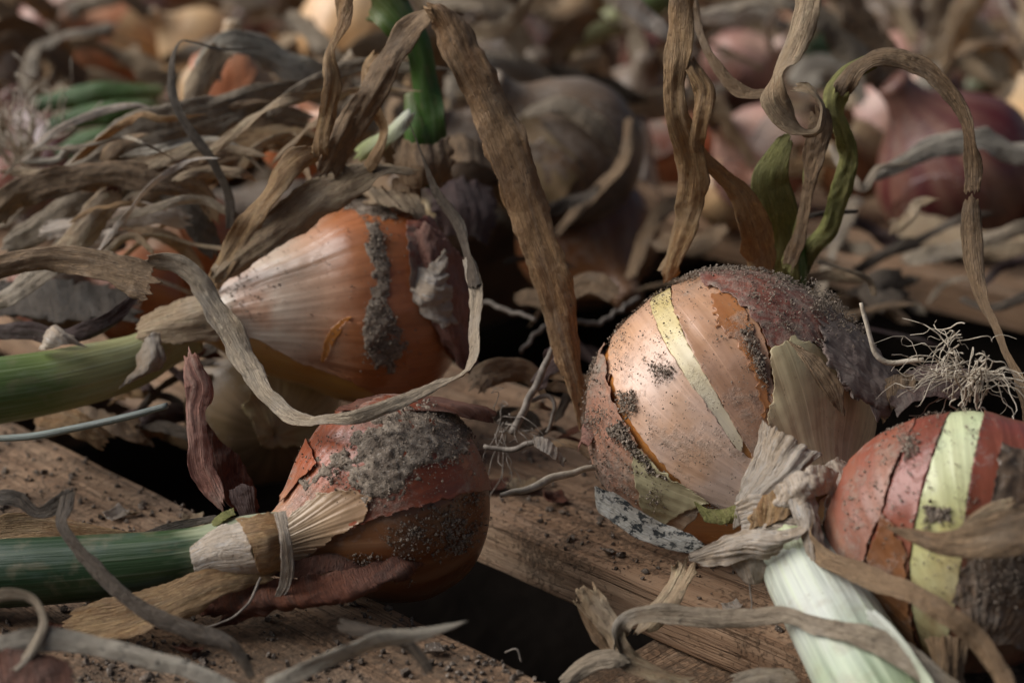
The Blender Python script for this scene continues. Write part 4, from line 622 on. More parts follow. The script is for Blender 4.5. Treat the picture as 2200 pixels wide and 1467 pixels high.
for k, (a, b, mt, lab) in enumerate([((300, 420, 55), (470, 560, 53.5), 'l_dark', 'dark narrow leaf slanting across the pink onion'), ((160, 330, 57), (560, 340, 57), 'l_tan', 'tan leaf in the middle of the left heap'), ((250, 480, 54.5), (560, 330, 55.5), 'l_brown', 'brown leaf under the grey arching leaf'),
        ((80, 500, 53.5), (420, 470, 53.5), 'l_pale', 'pale leaf low in the left heap'), ((0, 540, 54), (250, 430, 54.5), 'l_grey', 'greyish leaf at the left end of the heap'), ((420, 330, 55.5), (700, 300, 56), 'l_orange', 'orange leaf tucked under the grey arching leaf'), ((330, 300, 56.5), (680, 260, 57), 'l_brown', 'brown leaf on top of the orange onion')]):
    mid = ((a[0]+b[0])/2+20, (a[1]+b[1])/2-28, (a[2]+b[2])/2-.5)
    leaf([(*a, 40, 10), (*mid, 66, 20*(-1)**k), (*b, 44, -10)], mt, lab, crump=.09, pleat=.07)
# right group of upright leaves
leaf([(1468, -40, 47.2, 56, 0), (1460, 40, 47.2, 58, 10), (1455, 110, 47.2, 62, 0), (1447, 190, 47.3, 46, -15), (1455, 250, 47.3, 50, 10), (1480, 320, 47.4, 66, 0), (1487, 390, 47.6, 72, 10), (1475, 470, 47.9, 62, 0), (1445, 545, 48.2, 56, 15), (1428, 610, 48.6, 52, 10)], 'l_orange', 'tall upright wrinkled leaf behind the sandy onion', crump=.06, pleat=.07, ragged=.16)
leaf([(1478, 120, 47.3, 26, 0), (1490, 150, 47.2, 38, 0), (1512, 200, 47.1, 50, 10), (1505, 255, 47.1, 36, 0), (1500, 310, 47.3, 38, 0), (1515, 340, 47.5, 30, 20), (1550, 378, 47.7, 34, 30), (1590, 420, 47.9, 56, 20), (1618, 480, 48.2, 70, 0), (1635, 540, 48.6, 74, 10), (1640, 600, 49, 60, 10)], 'l_orange', 'split side strip of the upright leaf widening down to the sandy onion', crump=.06, pleat=.06, ragged=.2)
leaf([(1488, -30, 49, 14, 10), (1500, 60, 49, 18, 20), (1530, 130, 48.8, 24, 20), (1575, 185, 48.6, 32, 10), (1620, 203, 48.4, 28, -20), (1670, 195, 48.2, 22, -20)], 'l_brown', 'thin leaf curving between the two upright leaves', crump=.03, pleat=.02)
leaf([(1745, -40, 47.2, 62, 0), (1725, 40, 47.2, 58, 15), (1695, 120, 47.2, 52, 30), (1668, 165, 47, 46, 60), (1668, 215, 46.9, 66, 10), (1705, 262, 47, 62, -30), (1745, 278, 47.2, 46, -70), (1762, 235, 47.5, 38, -100), (1738, 200, 47.9, 34, -130), (1700, 188, 48.2, 40, -150)], 'l_tan', 'brown leaf twisted into a loop at the top right', crump=.04, pleat=.06, curl=1.2)
leaf([(1748, 225, 48.1, 40, 30), (1760, 275, 47.9, 50, 10), (1745, 340, 47.9, 54, 20), (1728, 420, 48.1, 44, 40), (1715, 500, 48.5, 46, 20), (1690, 580, 49.2, 40, 10)], 'l_brown', 'dark brown leaf hanging below the twisted loop', crump=.06, pleat=.06)
leaf([(1700, 285, 48.6, 30, 0), (1672, 330, 48.7, 58, 10), (1655, 390, 48.9, 84, 0), (1668, 460, 49.2, 96, 0), (1682, 540, 49.8, 70, 0), (1692, 660, 50.8, 56, 0)], 'l_olive', 'olive green leaf still half alive between dry ones', crump=.03, pleat=.03, ragged=.05, fold=.12, edge=.2, curl=.5)
leaf([(1735, 330, 48.2, 20, 40), (1725, 420, 48.3, 30, 40), (1712, 500, 48.7, 36, 30), (1690, 590, 49.6, 38, 20)], 'l_olive', 'narrow greenish leaf beside the dark brown hanging leaf', crump=.03)
leaf([(1690, 640, 51.2, 40, 10), (1735, 545, 50.4, 44, 10), (1782, 490, 49.8, 44, 10), (1805, 410, 49.5, 48, 0), (1822, 330, 49.2, 46, 20), (1802, 255, 48.9, 48, 40), (1800, 200, 48.7, 56, 10), (1840, 145, 48.5, 52, -30), (1895, 118, 48.2, 46, -50)], 'l_olive', 'olive brown stem of the right arch', crump=.06, pleat=.06)
leaf([(1800, 215, 48.5, 46, 20), (1835, 150, 48.2, 52, -10), (1890, 118, 47.9, 50, -20), (1950, 130, 47.7, 46, 10), (2010, 165, 47.5, 44, 20), (2058, 225, 47.3, 38, 40), (2080, 290, 47.1, 34, 55), (2090, 360, 47, 40, 30), (2088, 425, 46.9, 34, 20)], 'l_brown', 'brown twisted leaf forming the tall arch on the right', crump=.045, pleat=.05)
leaf([(2086, 412, 46.9, 36, 0), (2086, 470, 46.7, 46, 0), (2088, 540, 46.4, 44, 10), (2100, 610, 46, 40, 30), (2128, 690, 45.3, 36, 50), (2165, 770, 44.4, 36, 40), (2200, 860, 43.4, 40, 30), (2230, 950, 42.5, 40, 30)], 'l_brown', 'stiff brown leaf dropping from the arch past the root tuft', crump=.04, pleat=.05, curl=1.4)
leaf([(1875, 385, 60, 20, 20), (1940, 350, 60.5, 36, 20), (2010, 315, 61, 50, 10), (2090, 300, 61.5, 64, 0), (2180, 320, 62, 62, -10), (2280, 345, 62.5, 60, -10)], 'l_spot', 'pale blurred leaf running out at the right behind the arch', crump=.04)
leaf([(1780, 310, 58, 16, 20), (1820, 370, 57.6, 22, 0), (1855, 405, 57.4, 20, 20), (1890, 360, 58, 18, 0), (1960, 350, 58.5, 14, 0)], 'l_grey', 'thin greyish leaf with a sharp kink below the right arch', crump=.03)
leaf([(1640, 500, 51, 10, 0), (1700, 475, 50.8, 14, 20), (1770, 458, 50.6, 12, 30), (1845, 452, 50.8, 10, 0)], 'l_dark', 'thin dark stem lying level behind the sandy onion', curl=2)
leaf([(1880, 640, 53, 14, 0), (1865, 600, 53, 18, 20), (1810, 575, 52.6, 16, 30), (1755, 560, 52.2, 14, 0)], 'l_tan', 'fine bowed leaf strand above the sandy crust')
# low leaves in front
leaf([(1276, 1040, 43.6, 30, 20), (1300, 1072, 43.4, 56, 0), (1350, 1105, 43.1, 62, 5), (1410, 1140, 42.9, 60, 0), (1470, 1165, 42.7, 46, 10), (1520, 1172, 42.6, 36, 10)], 'l_mould', 'grey leaf with black mould specks under the sandy onion', crump=.04, pleat=.05, taper=(.15, .1))
leaf([(1480, 1195, 42.2, 60, -20), (1468, 1235, 41.9, 58, 10), (1440, 1280, 41.6, 56, 10), (1400, 1325, 41.3, 54, 10), (1360, 1362, 41, 50, 40)], 'l_tan', 'tan leaf dropping from the pale collar to the plank edge', crump=.04, pleat=.07)
leaf([(1340, 1415, 40.6, 50, 60), (1328, 1372, 40.7, 50, 60), (1350, 1330, 40.6, 44, -10), (1420, 1318, 40.4, 48, -5), (1520, 1325, 40.1, 44, 0), (1620, 1324, 39.6, 40, 10), (1690, 1322, 39.1, 36, 30), (1760, 1345, 38.4, 42, 10), (1860, 1370, 37.6, 52, 10), (1960, 1420, 36.9, 56, 20), (2060, 1500, 36.3, 54, 20)], 'l_grey', 'long grey leaf laid across the white stalk', crump=.05, pleat=.06)
leaf([(1242, 1250, 41.3, 56, -10), (1268, 1290, 41.1, 60, 0), (1300, 1335, 40.9, 56, 20), (1330, 1390, 40.7, 52, 50), (1360, 1425, 40.6, 44, 20), (1420, 1450, 40.4, 40, 0), (1500, 1475, 40.2, 40, 10)], 'l_tan', 'wrinkled leaf with a torn blunt end over the dark gap', crump=.07, pleat=.09, ragged=.18)
leaf([(1242, 1270, 41.6, 30, 30), (1270, 1330, 41.4, 44, 30), (1310, 1385, 41.2, 40, 10), (1340, 1410, 41.1, 30, 10)], 'l_brown', 'dark brown leaf doubled under the torn blunt one', crump=.06)
leaf([(1200, 1475, 40.6, 34, 20), (1250, 1430, 40.6, 44, 10), (1310, 1413, 40.5, 46, 0), (1360, 1420, 40.5, 36, 0)], 'l_grey', 'short grey leaf curving into the bottom gap', crump=.06)
leaf([(1560, 1480, 39.8, 50, 0), (1640, 1455, 39.6, 46, 0), (1720, 1465, 39.3, 50, 0)], 'l_grey', 'crumpled grey leaf end at the bottom beside the white stalk', crump=.08)
leaf([(1895, 1130, 37.60, 20, 20), (1960, 1150, 37.20, 30, 10), (2030, 1168, 36.70, 56, 10), (2110, 1160, 36.40, 84, 0), (2200, 1135, 36.40, 100, -5), (2300, 1110, 36.40, 100, 0)], 'l_brown', 'mottled grey brown leaf lying across the green striped onion', crump=.07, pleat=.08, taper=(.15, 0))
leaf([(2040, 1180, 37.30, 30, 10), (2110, 1120, 36.80, 50, 30), (2210, 1090, 36.50, 60, 30)], 'l_tan', 'tan folded leaf edge above the mottled grey brown leaf', crump=.06)
leaf([(150, 1040, 40.8, 34, 20), (140, 1085, 40.6, 38, 10), (134, 1130, 40.3, 30, 30), (180, 1195, 39.8, 30, 40), (250, 1265, 39.2, 32, 20), (330, 1320, 38.7, 34, 10), (420, 1360, 38.3, 38, 10), (500, 1395, 38, 30, 20), (545, 1460, 37.8, 18, 20)], 'l_dark', 'dark thin leaf crossing over the deep green stalk', crump=.04)
leaf([(-20, 1068, 41.6, 36, 20), (40, 1072, 41.3, 36, 30), (80, 1102, 41, 24, 40), (120, 1085, 40.8, 36, 20), (152, 1050, 40.7, 26, 20)], 'l_dark', 'curled blackish leaf on the soiled plank at the left', crump=.05)
leaf([(-30, 1290, 37.2, 26, 20), (20, 1278, 37, 28, 40), (70, 1290, 36.8, 28, 60), (88, 1340, 36.6, 26, 40), (60, 1400, 36.4, 26, 20), (20, 1440, 36.2, 30, 20)], 'l_grey', 'pale blurred loop of leaf in the bottom left corner', crump=.03)
leaf([(-40, 1400, 36.5, 50, 20), (80, 1372, 36.6, 54, 30), (200, 1385, 36.6, 46, 10), (310, 1410, 36.4, 44, 0), (420, 1442, 36.2, 40, 10), (520, 1490, 36, 30, 10)], 'l_spot', 'light grey leaf lying along the bottom left edge', crump=.05)
leaf([(560, 1480, 36.2, 30, 0), (680, 1428, 36.2, 36, 20), (800, 1382, 36.2, 40, 30), (900, 1362, 36.3, 26, 10), (1008, 1332, 36.4, 22, 0)], 'l_spot', 'pale straw coloured leaf blade at the bottom centre', crump=.02, taper=(0, .2))
leaf([(720, 1340, 37.8, 30, 30), (800, 1352, 37.6, 34, 0), (880, 1385, 37.4, 30, 20), (930, 1450, 37.2, 24, 20)], 'l_dark', 'dark short leaf beneath the straw coloured blade', crump=.04)
leaf([(-40, 1145, 44, 60, 20), (80, 1135, 43.8, 70, 20), (200, 1150, 43.6, 46, 30), (300, 1160, 43.5, 24, 30)], 'l_orange', 'flat brown leaf between plank and deep green stalk', crump=.03)
leaf([(300, 1150, 43.9, 14, 0), (380, 1130, 43.7, 20, 20), (470, 1110, 43.6, 14, 0)], 'l_dark', 'slim dark leaf scrap on the soiled plank')
for k, (pts, lab) in enumerate([([(0, 1440, 36), (60, 1425, 36), (160, 1440, 36)], 'red brown skin scrap in the bottom left corner')]):
    tag(sheet('skin_scrap', [[(-30, 1400, 36.6), (40, 1390, 36.6), (150, 1420, 36.6)], [(-30, 1480, 36), (60, 1470, 36), (170, 1490, 36)]], M['l_rust'], None, .1, 1.0), lab, 'onion skin')
# torn skin standing left of the crusted onion
t = thing('skin_scrap', C(470, 1090, 45.2), 'dirty reddish curl of skin standing in the dark gap', 'onion skin')
ribbon('skin', [(402, 752, 46.2, 46, 30), (412, 790, 46, 40, 10), (430, 830, 45.8, 66, 0), (420, 880, 45.7, 44, 10), (425, 940, 45.5, 52, 0), (432, 1000, 45.3, 56, 10), (455, 1050, 45.1, 48, 20), (480, 1100, 45, 36, 30)], M['l_red'], t, 1.0, .07, .06, .28)
sheet('skin', [[(440, 900, 46.2), (470, 940, 46.3), (520, 990, 46.4), (545, 1040, 46.4)], [(445, 980, 45.9), (480, 1010, 46), (520, 1040, 46.2), (555, 1070, 46.3)], [(470, 1060, 45.5), (500, 1090, 45.7), (540, 1110, 46), (560, 1115, 46.2)]], M['l_rust'], t, .12, 1.0)
sheet('skin', [[(490, 1050, 45.1), (520, 1040, 45), (545, 1045, 45)], [(500, 1085, 45), (525, 1075, 44.9), (548, 1090, 44.9)], [(520, 1120, 44.9), (540, 1115, 44.8), (552, 1118, 44.8)]], M['l_purple'], t, .07, 1.4)
# living sprouts
t = thing('green_sprout', C(905, 300, 54), 'bright green cut sprout with a cream side shoot under the arch', 'sprout')
ribbon('blade', [(926, 380, 53.8, 60, 0), (926, 310, 53.6, 72, 0), (922, 240, 53.4, 76, 0), (912, 170, 53.2, 64, 0), (900, 100, 53, 70, 0), (862, 40, 52.8, 96, 10), (800, -30, 52.8, 110, 10)], M['g_leaf'], t, 1.6, .02, .02, .03, uvcm=False, m=15)
tube('shoot', [(918, 400, 54.4, 30), (912, 340, 54.2, 36), (904, 280, 54, 36), (888, 200, 54, 20)], M['g_leaf'], t, m=24)
ribbon('side_shoot', [(760, 345, 52.5, 40, 10), (800, 310, 52.6, 50, 0), (850, 275, 52.8, 46, 0), (890, 235, 53, 24, 20)], M['g_cream'], t, 1.6, .02, .02, .03, uvcm=False)
tube('shoot', [(1690, 640, 51, 40), (1700, 570, 50.6, 34), (1690, 500, 50.2, 26), (1672, 470, 50, 12)], M['g_leaf'], None, m=24).name = 'green_sprout'
tag(bpy.data.objects['green_sprout.001'], 'short bright green shoot behind the sandy onion', 'sprout')
tag(tube('grass_stem', [(-60, 944, 46.6, 6), (60, 938, 46.2, 8), (160, 920, 45.9, 8), (270, 896, 45.6, 8), (360, 871, 45.4, 7)], M['g_blade'], None, m=12), 'thin grey green stem poking in from the left', 'stem')
tag(tube('root_strand', [(1075, 1062, 46, 5), (1140, 1050, 46, 8), (1180, 1030, 46.1, 9), (1240, 1012, 46.4, 7), (1290, 1000, 46.8, 6)], M['root'], None, m=8, wob=.05), 'single pale root strand lying on the plank', 'root')

# ------------------------------------------------------------------ onions behind, each seen through the blur
def back_onion(px, py, r, d, axis, mat, label, seed, skins=1, prof=PROF, neck=True, cols=('redbrown', 'muddy', 'papery')):
    R = r*d/FPX; th, g = onion(px, py, d, R, cdir(*axis), prof, 120, 90, M[mat], label, seed, .04)
    rr = np.random.default_rng(seed)
    for k in range(skins):
        a0 = rr.uniform(0, 6.28); cx, cy = px+.5*r*math.cos(a0), py+.5*r*math.sin(a0)
        poly = [(cx+r*rr.uniform(.45, .75)*math.cos(a), cy+r*rr.uniform(.45, .75)*math.sin(a)) for a in np.linspace(0, 6.28, 9)[:-1]]
        patch(g, poly, M[cols[k % len(cols)]], th, .06, .15, r*.08, r*.05, 6/r, seed+k, .03, 12, face=-.5)
    if neck:
        tip = g['c']+g['a']*R*prof[-2][0]; o_ = nrm(g['a']+np.array([0, 0, .25]))
        for k in range(2):
            sd_ = rr.standard_normal(3)*.5
            pts = [tuple(tip-g['a']*R*.25)+(R*.35, 0), tuple(tip+o_*R*.5+sd_*.4)+(R*.5, 20), tuple(tip+o_*R*1.3+sd_*R*.6)+(R*.42, 40), tuple(tip+o_*R*1.9+sd_*R*1.5-np.array([0, 0, R*.6]))+(R*.3, 60)]
            ribbon('neck_leaf', pts, M[['l_tan', 'l_brown', 'l_orange', 'l_grey'][rr.integers(4)]], th, 1.2, .08, .06, .2, world=True)
    return th, g
back_onion(560, 878, 165, 55.5, (-.3, .3, -.8), 'olive', 'dull olive tan onion wedged under the copper onion', 201, 1, cols=('papery',), neck=False)
back_onion(1215, 335, 172, 71, (-.55, .45, .5), 'muddy', 'large mud coated brown onion behind the arch', 202, 2, cols=('muddy', 'olive'), neck=False)
back_onion(1262, 515, 152, 73, (.3, -.5, .6), 'rust', 'dark amber onion sunk in the gap behind the arch', 203, 0, neck=False)
back_onion(1445, 315, 92, 86, (.2, .8, .2), 'orange', 'bright orange red onion behind the upright leaf', 204, 1, cols=('redbrown',))
back_onion(1640, 335, 112, 84, (-.6, .3, .6), 'pink', 'whitish pink onion behind the olive green leaf', 205, 1, cols=('peach',))
back_onion(1560, 420, 75, 80, (.6, .2, .5), 'tan', 'tan onion low behind the split upright leaf', 206, 1)
back_onion(2060, 372, 178, 76, (-.5, .55, .3), 'maroon', 'big dark maroon onion at the right behind the arch', 207, 1, cols=('maroon',))
back_onion(1925, 275, 120, 92, (.2, .5, .7), 'pink', 'dusty pink onion left of the maroon one', 208, 1, cols=('flap',))
back_onion(1830, 345, 90, 82, (-.3, .2, .8), 'olive', 'small yellowish onion below the right arch', 209, 1, cols=('rust',))
back_onion(490, 205, 105, 72, (.1, .8, .2), 'tan', 'pale orange onion under the folded tan leaf', 210, 1, cols=('orange',), neck=False)
back_onion(400, 530, 125, 60, (-.6, .3, .5), 'orange', 'coral coloured onion half buried in the left leaf heap', 211, 1, cols=('copper',), neck=False)
back_onion(300, 640, 110, 58, (-.7, .2, .4), 'orange', 'orange onion in shade behind the green stalk', 212, 1, neck=False)
back_onion(775, 75, 135, 96, (.2, .85, .3), 'tan', 'large pale tan onion at the top left of the arch', 213, 1, cols=('tan',))
back_onion(430, 105, 90, 100, (-.6, .4, .5), 'tan', 'tan brown onion beyond the pale grey leaf', 214, 1)
back_onion(250, 115, 105, 104, (-.5, .3, .6), 'orange', 'light tan onion with its neck towards the upper left', 215, 1, cols=('tan',))
back_onion(120, 65, 82, 118, (.5, .5, .5), 'pink', 'pale pink onion near the upper left corner', 216, 1)
back_onion(300, 15, 60, 135, (.3, .7, .4), 'maroon', 'small pink and maroon onion at the top left edge', 217, 1, cols=('pink',))
back_onion(560, 45, 60, 130, (-.3, .7, .4), 'maroon', 'small purple onion at the top between tan ones', 218, 1, cols=('pink',))
back_onion(20, 420, 80, 63, (.4, -.6, .4), 'muddy', 'brown onion at the left edge with its roots upward', 219, 1, neck=False)
back_onion(1110, 130, 95, 98, (-.4, .6, .4), 'muddy', 'brownish onion behind the top of the arch', 220, 2)
back_onion(1590, 150, 85, 112, (.6, .3, .5), 'pink', 'pinkish onion between the two upright leaves', 221, 1)
back_onion(1410, 140, 80, 108, (-.6, .5, .5), 'maroon', 'dark red onion left of the upright leaf', 222, 1)
back_onion(2120, 130, 85, 112, (-.3, .8, .3), 'pink', 'onion wrapped in whitish skin at the upper right', 223, 2, cols=('peach', 'papery'))
back_onion(2170, 40, 75, 135, (.1, .6, .6), 'maroon', 'wine red onion in the upper right corner', 224, 1)
back_onion(640, 300, 85, 63, (.5, .3, .6), 'orange', 'orange onion in shade under the arching grey leaf', 225, 1)
back_onion(1010, 330, 90, 70, (-.5, .5, .5), 'muddy', 'dusty dark onion behind the foot of the green sprout', 226, 1, cols=('muddy',))
back_onion(930, 470, 95, 63, (-.4, .4, .5), 'muddy', 'shaded brown onion behind the mud streaked one', 227, 2, cols=('papery', 'muddy'), neck=False)
# skins and leaves filling the dark middle
for k, (rows, mt, lab) in enumerate([
    ([[(760, 400, 52), (800, 395, 52), (900, 420, 52.5)], [(790, 440, 51.2), (860, 450, 51.2), (930, 500, 51.8)]], 'l_tan', 'crinkled tan skin on the shoulder of the copper onion'),
    ([[(920, 390, 58), (980, 380, 58.5), (1060, 400, 59)], [(930, 440, 57.5), (1000, 450, 57.5), (1070, 470, 58.5)], [(950, 500, 57.5), (1010, 510, 57.5), (1050, 520, 58)]], 'l_purple', 'crumpled dark skin behind the black leaf tip'),
    ([[(940, 300, 60), (1000, 290, 60), (1060, 320, 61)], [(950, 360, 59), (1010, 350, 59), (1070, 370, 60)]], 'l_brown', 'brown crumpled skin at the foot of the sprout'),
    ([[(1140, 930, 47), (1180, 950, 46.8), (1220, 990, 46.6)], [(1150, 960, 46.8), (1180, 980, 46.5), (1215, 1005, 46.5)]], 'l_pale', 'small papery scrap beside the wiry roots'),
    ([[(840, 380, 53), (880, 370, 53), (905, 400, 53)], [(840, 450, 53), (880, 450, 52.8), (905, 470, 53)]], 'l_brown', 'dark brown skin hanging behind the black leaf tip'),
    ([[(80, 880, 53), (180, 870, 53), (300, 900, 53)], [(60, 930, 53), (200, 930, 52), (330, 960, 53)]], 'l_brown', 'brown skin in the shade below the green stalk'),
    ([[(1340, 250, 82), (1380, 230, 82), (1400, 300, 82)], [(1330, 400, 78), (1380, 380, 78), (1420, 420, 79)]], 'l_pale', 'blurred pale skin beside the orange red onion')]):
    tag(sheet('skin_scrap', rows, M[mt], None, .11, .8, ragged=.2, pleat=.06), lab, 'onion skin')
leaf([(1350, 250, 68, 22, 20), (1340, 340, 67, 26, 10), (1290, 400, 66.5, 30, 20), (1240, 450, 66, 26, 10), (1190, 510, 65, 16, 0)], 'l_brown', 'brown leaf curving down over the mud coated onion')
leaf([(1120, 250, 67.6, 20, 0), (1200, 225, 67.4, 40, 10), (1280, 270, 67.4, 46, 10), (1335, 340, 68, 30, 10)], 'l_grey', 'grey strip of skin across the mud coated onion')
leaf([(1010, 60, 70, 30, 0), (1060, 70, 70, 36, 20), (1110, 40, 70, 34, 30), (1150, -20, 70, 30, 30)], 'l_tan', 'brown leaf running out at the top right of the arch')
leaf([(1320, -20, 66, 50, 0), (1390, 40, 66, 46, 0), (1440, 80, 66, 30, 0), (1500, 120, 67, 20, 20)], 'l_pale', 'pale leaf slanting in behind the tall upright leaf')
leaf([(1660, 120, 90, 16, 0), (1650, 60, 88, 18, 20), (1680, 0, 86, 16, 30), (1690, -40, 86, 14, 30)], 'l_pale', 'thin pale leaf strand rising between the upright leaves')
leaf([(1700, 200, 86, 60, 20), (1760, 150, 86, 70, 10), (1820, 170, 86, 60, 20), (1850, 230, 86, 40, 20)], 'l_spot', 'blurred whitish leaf hump left of the right arch')
leaf([(1980, 260, 88, 50, 0), (2010, 160, 88, 70, 10), (2060, 70, 88, 80, 30), (2120, 110, 89, 70, 40), (2160, 190, 90, 40, 40)], 'l_spot', 'blurred whitish leaf bent over at the upper right')
leaf([(1920, 470, 72, 70, 10), (2010, 500, 70, 80, 0), (2110, 530, 68, 70, 10), (2230, 520, 67, 60, 10)], 'l_tan', 'flat tan leaf lying on the far plank at the right')
leaf([(1930, 560, 66, 30, 10), (2030, 540, 65, 40, 10), (2140, 505, 64, 36, 0), (2230, 480, 64, 30, 0)], 'l_grey', 'narrow grey leaf along the far plank at the right')
leaf([(2060, 640, 62, 14, 0), (2120, 660, 61, 20, 10), (2190, 640, 60, 24, 10), (2260, 600, 60, 20, 0)], 'l_dark', 'dark thin leaf curving over the wood at the right edge')
for k, (pts, mt, lab) in enumerate([([(1840, 420, 74, 40, 0), (1780, 560, 66, 30, 20), (1760, 640, 63, 20, 20)], 'l_grey', 'grey leaf going down into the gap behind the sandy onion'),
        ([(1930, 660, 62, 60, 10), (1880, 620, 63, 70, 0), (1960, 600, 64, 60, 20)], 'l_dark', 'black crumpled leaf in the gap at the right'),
        ([(1460, 420, 70, 30, 0), (1400, 480, 68, 40, 20), (1350, 600, 65, 30, 20)], 'l_brown', 'brown leaf sinking into the gap left of the upright leaf'),
        ([(1560, 480, 66, 40, 20), (1500, 520, 65, 50, 0), (1400, 520, 66, 40, 10)], 'l_brown', 'dark leaf lying behind the base of the upright leaf')]):
    leaf(pts, mt, lab)
# roots in the dark middle and at the left
t = thing('root_tuft', C(1090, 930, 48.5), 'tangle of pale wiry roots between the crusted and the sandy onion', 'roots')
root_tuft('roots', C(1085, 915, 48.2), [.2, -.4, .1], 1.9, 18, M['root_grey'], t, .022, .5, .6, 8, 'stuff')
for pts in ([(1100, 930, 48, 9), (1130, 870, 48.2, 8), (1165, 800, 48.5, 8), (1190, 740, 48.8, 5)], [(1040, 960, 47.6, 5), (1100, 968, 47.4, 6), (1150, 950, 47.2, 6)], [(1140, 860, 48.4, 5), (1180, 850, 48.5, 5), (1192, 880, 48.4, 4), (1175, 930, 48.4, 4)]):
    tube('root', pts, M['root_grey'], t, m=8, wob=.08)
t = thing('root_tuft', C(50, 370, 60), 'blurred pale root tuft standing at the left edge', 'roots')
root_tuft('roots', C(60, 360, 60), [-.05, 0, 1], 3.6, 46, M['root'], t, .05, .1, .38, 9, 'stuff')
for k, (pts, lab) in enumerate([([(1000, 650, 58, 4), (1080, 660, 57, 5), (1150, 690, 56, 4)], 'thin root strand crossing the dark gap beside the loop'), ([(1120, 760, 55, 4), (1180, 700, 56, 5), (1290, 690, 58, 5), (1370, 640, 60, 4)], 'thin root strand running behind the fallen leaf')]):
    tag(tube('root_strand', pts, M['root_grey'], None, m=8, wob=.15), lab, 'root')
# green leaves and stalks in the blur
tag(tube('green_stalk', [(1195, 110, 104, 20), (1260, 75, 104, 26), (1330, 40, 104, 32), (1420, -10, 104, 38), (1480, -50, 104, 38)], M['g_left'], None, m=24), 'blurred green stalk slanting at the top centre', 'onion stalk')
for a, b, dd, lab in (((60, 225), (360, 195), 72, 'upper blurred green blade at the left'), ((90, 275), (350, 225), 71, 'middle blurred green blade at the left'), ((110, 330), (300, 280), 70, 'lowest blurred green blade at the left')):
    tag(ribbon('green_leaf', [(*a, dd, 40, 0), ((a[0]+b[0])/2, (a[1]+b[1])/2-8, dd-.5, 54, 10), (*b, dd, 30, 0)], M['g_leaf'], None, 1.5, .03, .02, .04, uvcm=False), lab, 'leaf')
tag(ribbon('green_leaf', [(1690, 70, 125, 50, 0), (1780, 100, 124, 84, 10), (1900, 130, 124, 60, 0)], M['g_deep'], None, 1.2, .05, .03, uvcm=False), 'broad dark green blurred leaf at the top right', 'leaf')
tag(ribbon('green_leaf', [(2070, 190, 98, 30, 0), (2130, 165, 98, 50, 20), (2210, 190, 98, 50, 10)], M['g_deep'], None, 1.2, .05, .03, uvcm=False), 'small green leaf piece beside the whitish bent leaf', 'leaf')
tag(ribbon('green_leaf', [(1760, 180, 118, 30, 0), (1900, 150, 118, 60, 10), (2000, 120, 119, 40, 0)], M['g_leaf'], None, 1.2, .05, .03, uvcm=False), 'green leaf lying behind the top of the right arch', 'leaf')

# ------------------------------------------------------------------ the rest of the heap: copies of a few kinds, far off and blurred
def dup(root, loc, rot, sc, label, group, mats=None):
    r = root.copy(); COL.objects.link(r); r.location = np.asarray(loc)*CM; r.rotation_euler = rot; r.scale = (sc,)*3; r['label'] = label; r['group'] = group
    for ch in root.children:
        c = ch.copy(); COL.objects.link(c); c.parent = r
        if mats and c.name.startswith('bulb'): c.material_slots[0].link = 'OBJECT'; c.material_slots[0].material = mats
    return r
used = [(o.location.x/CM, o.location.y/CM) for o in scene.objects if o.get('category') == 'onion']
protos = []
for k, (mt, nm) in enumerate((('tan', 'tan'), ('pink', 'pinkish'), ('maroon', 'maroon'), ('orange', 'orange'), ('muddy', 'muddy brown'))):
    a = nrm(np.array([.5*math.cos(k*2.1), .5*math.sin(k*2.1), .55])); c = np.array([-60+30*k, 236., 3.0])
    g = bulb_grid(c, 3.0, a, PROF, 64, 48, 40+k, .05); lab = f'{nm} onion among the far blurred onions of the heap'; grp = f'{nm} onions far back in the heap'
    th = thing('onion', c-np.array([0, 0, 3.0]), lab, 'onion', grp); bulb(g, M[mt], th)
    for j in range(2):
        s_ = np.array([math.cos(k+j*2.5), math.sin(k+j*2.5), .2]); tip = c+a*4.2
        ribbon('neck_leaf', [tuple(c+a*3.0)+(1.0, 0), tuple(tip+s_*.6)+(1.4, 20), tuple(tip+a*2+s_*2.5)+(1.2, 40), tuple(tip+a*1.5+s_*6)+(.7, 60)], M[('l_tan', 'l_brown', 'l_grey')[(k+j) % 3]], th, 1.1, .08, .06, .2, world=True)
    root_tuft('roots', c-a*2.6, -a, 2.2, 14, M['root'], th, .06, .1, .5, 70+k, 'stuff')
    protos.append((th, lab, grp))
SPEC = []
for o_ in scene.objects:
    if o_.get('category') == 'onion' and 'far blurred' not in o_['label']:
        b_ = [c_ for c_ in o_.children if c_.name.startswith('bulb')][0]; r_ = max(b_.dimensions)/CM*.5; X_, Y_, D_ = proj(np.array(o_['org_cm'])+np.array([0, 0, r_*.8])); SPEC.append((float(X_), float(Y_), float(D_), r_*.8*FPX/float(D_)))
SPEC += [(1290, 70, 104, 60), (1390, 15, 104, 60), (1790, 100, 124, 60), (2130, 170, 98, 40), (150, 260, 71, 90), (280, 230, 71, 90)]
def clear(x, y, z, pad):
    X_, Y_, D_ = proj(np.array([x, y, z])); return all(D_ > d_+2 or math.hypot(X_-a_, Y_-b_) > r_+pad for a_, b_, d_, r_ in SPEC)
def free(x, y, dmin): return all((x-a)**2+(y-b)**2 > dmin*dmin for a, b in used)
R2 = np.random.default_rng(77); cnt = 0
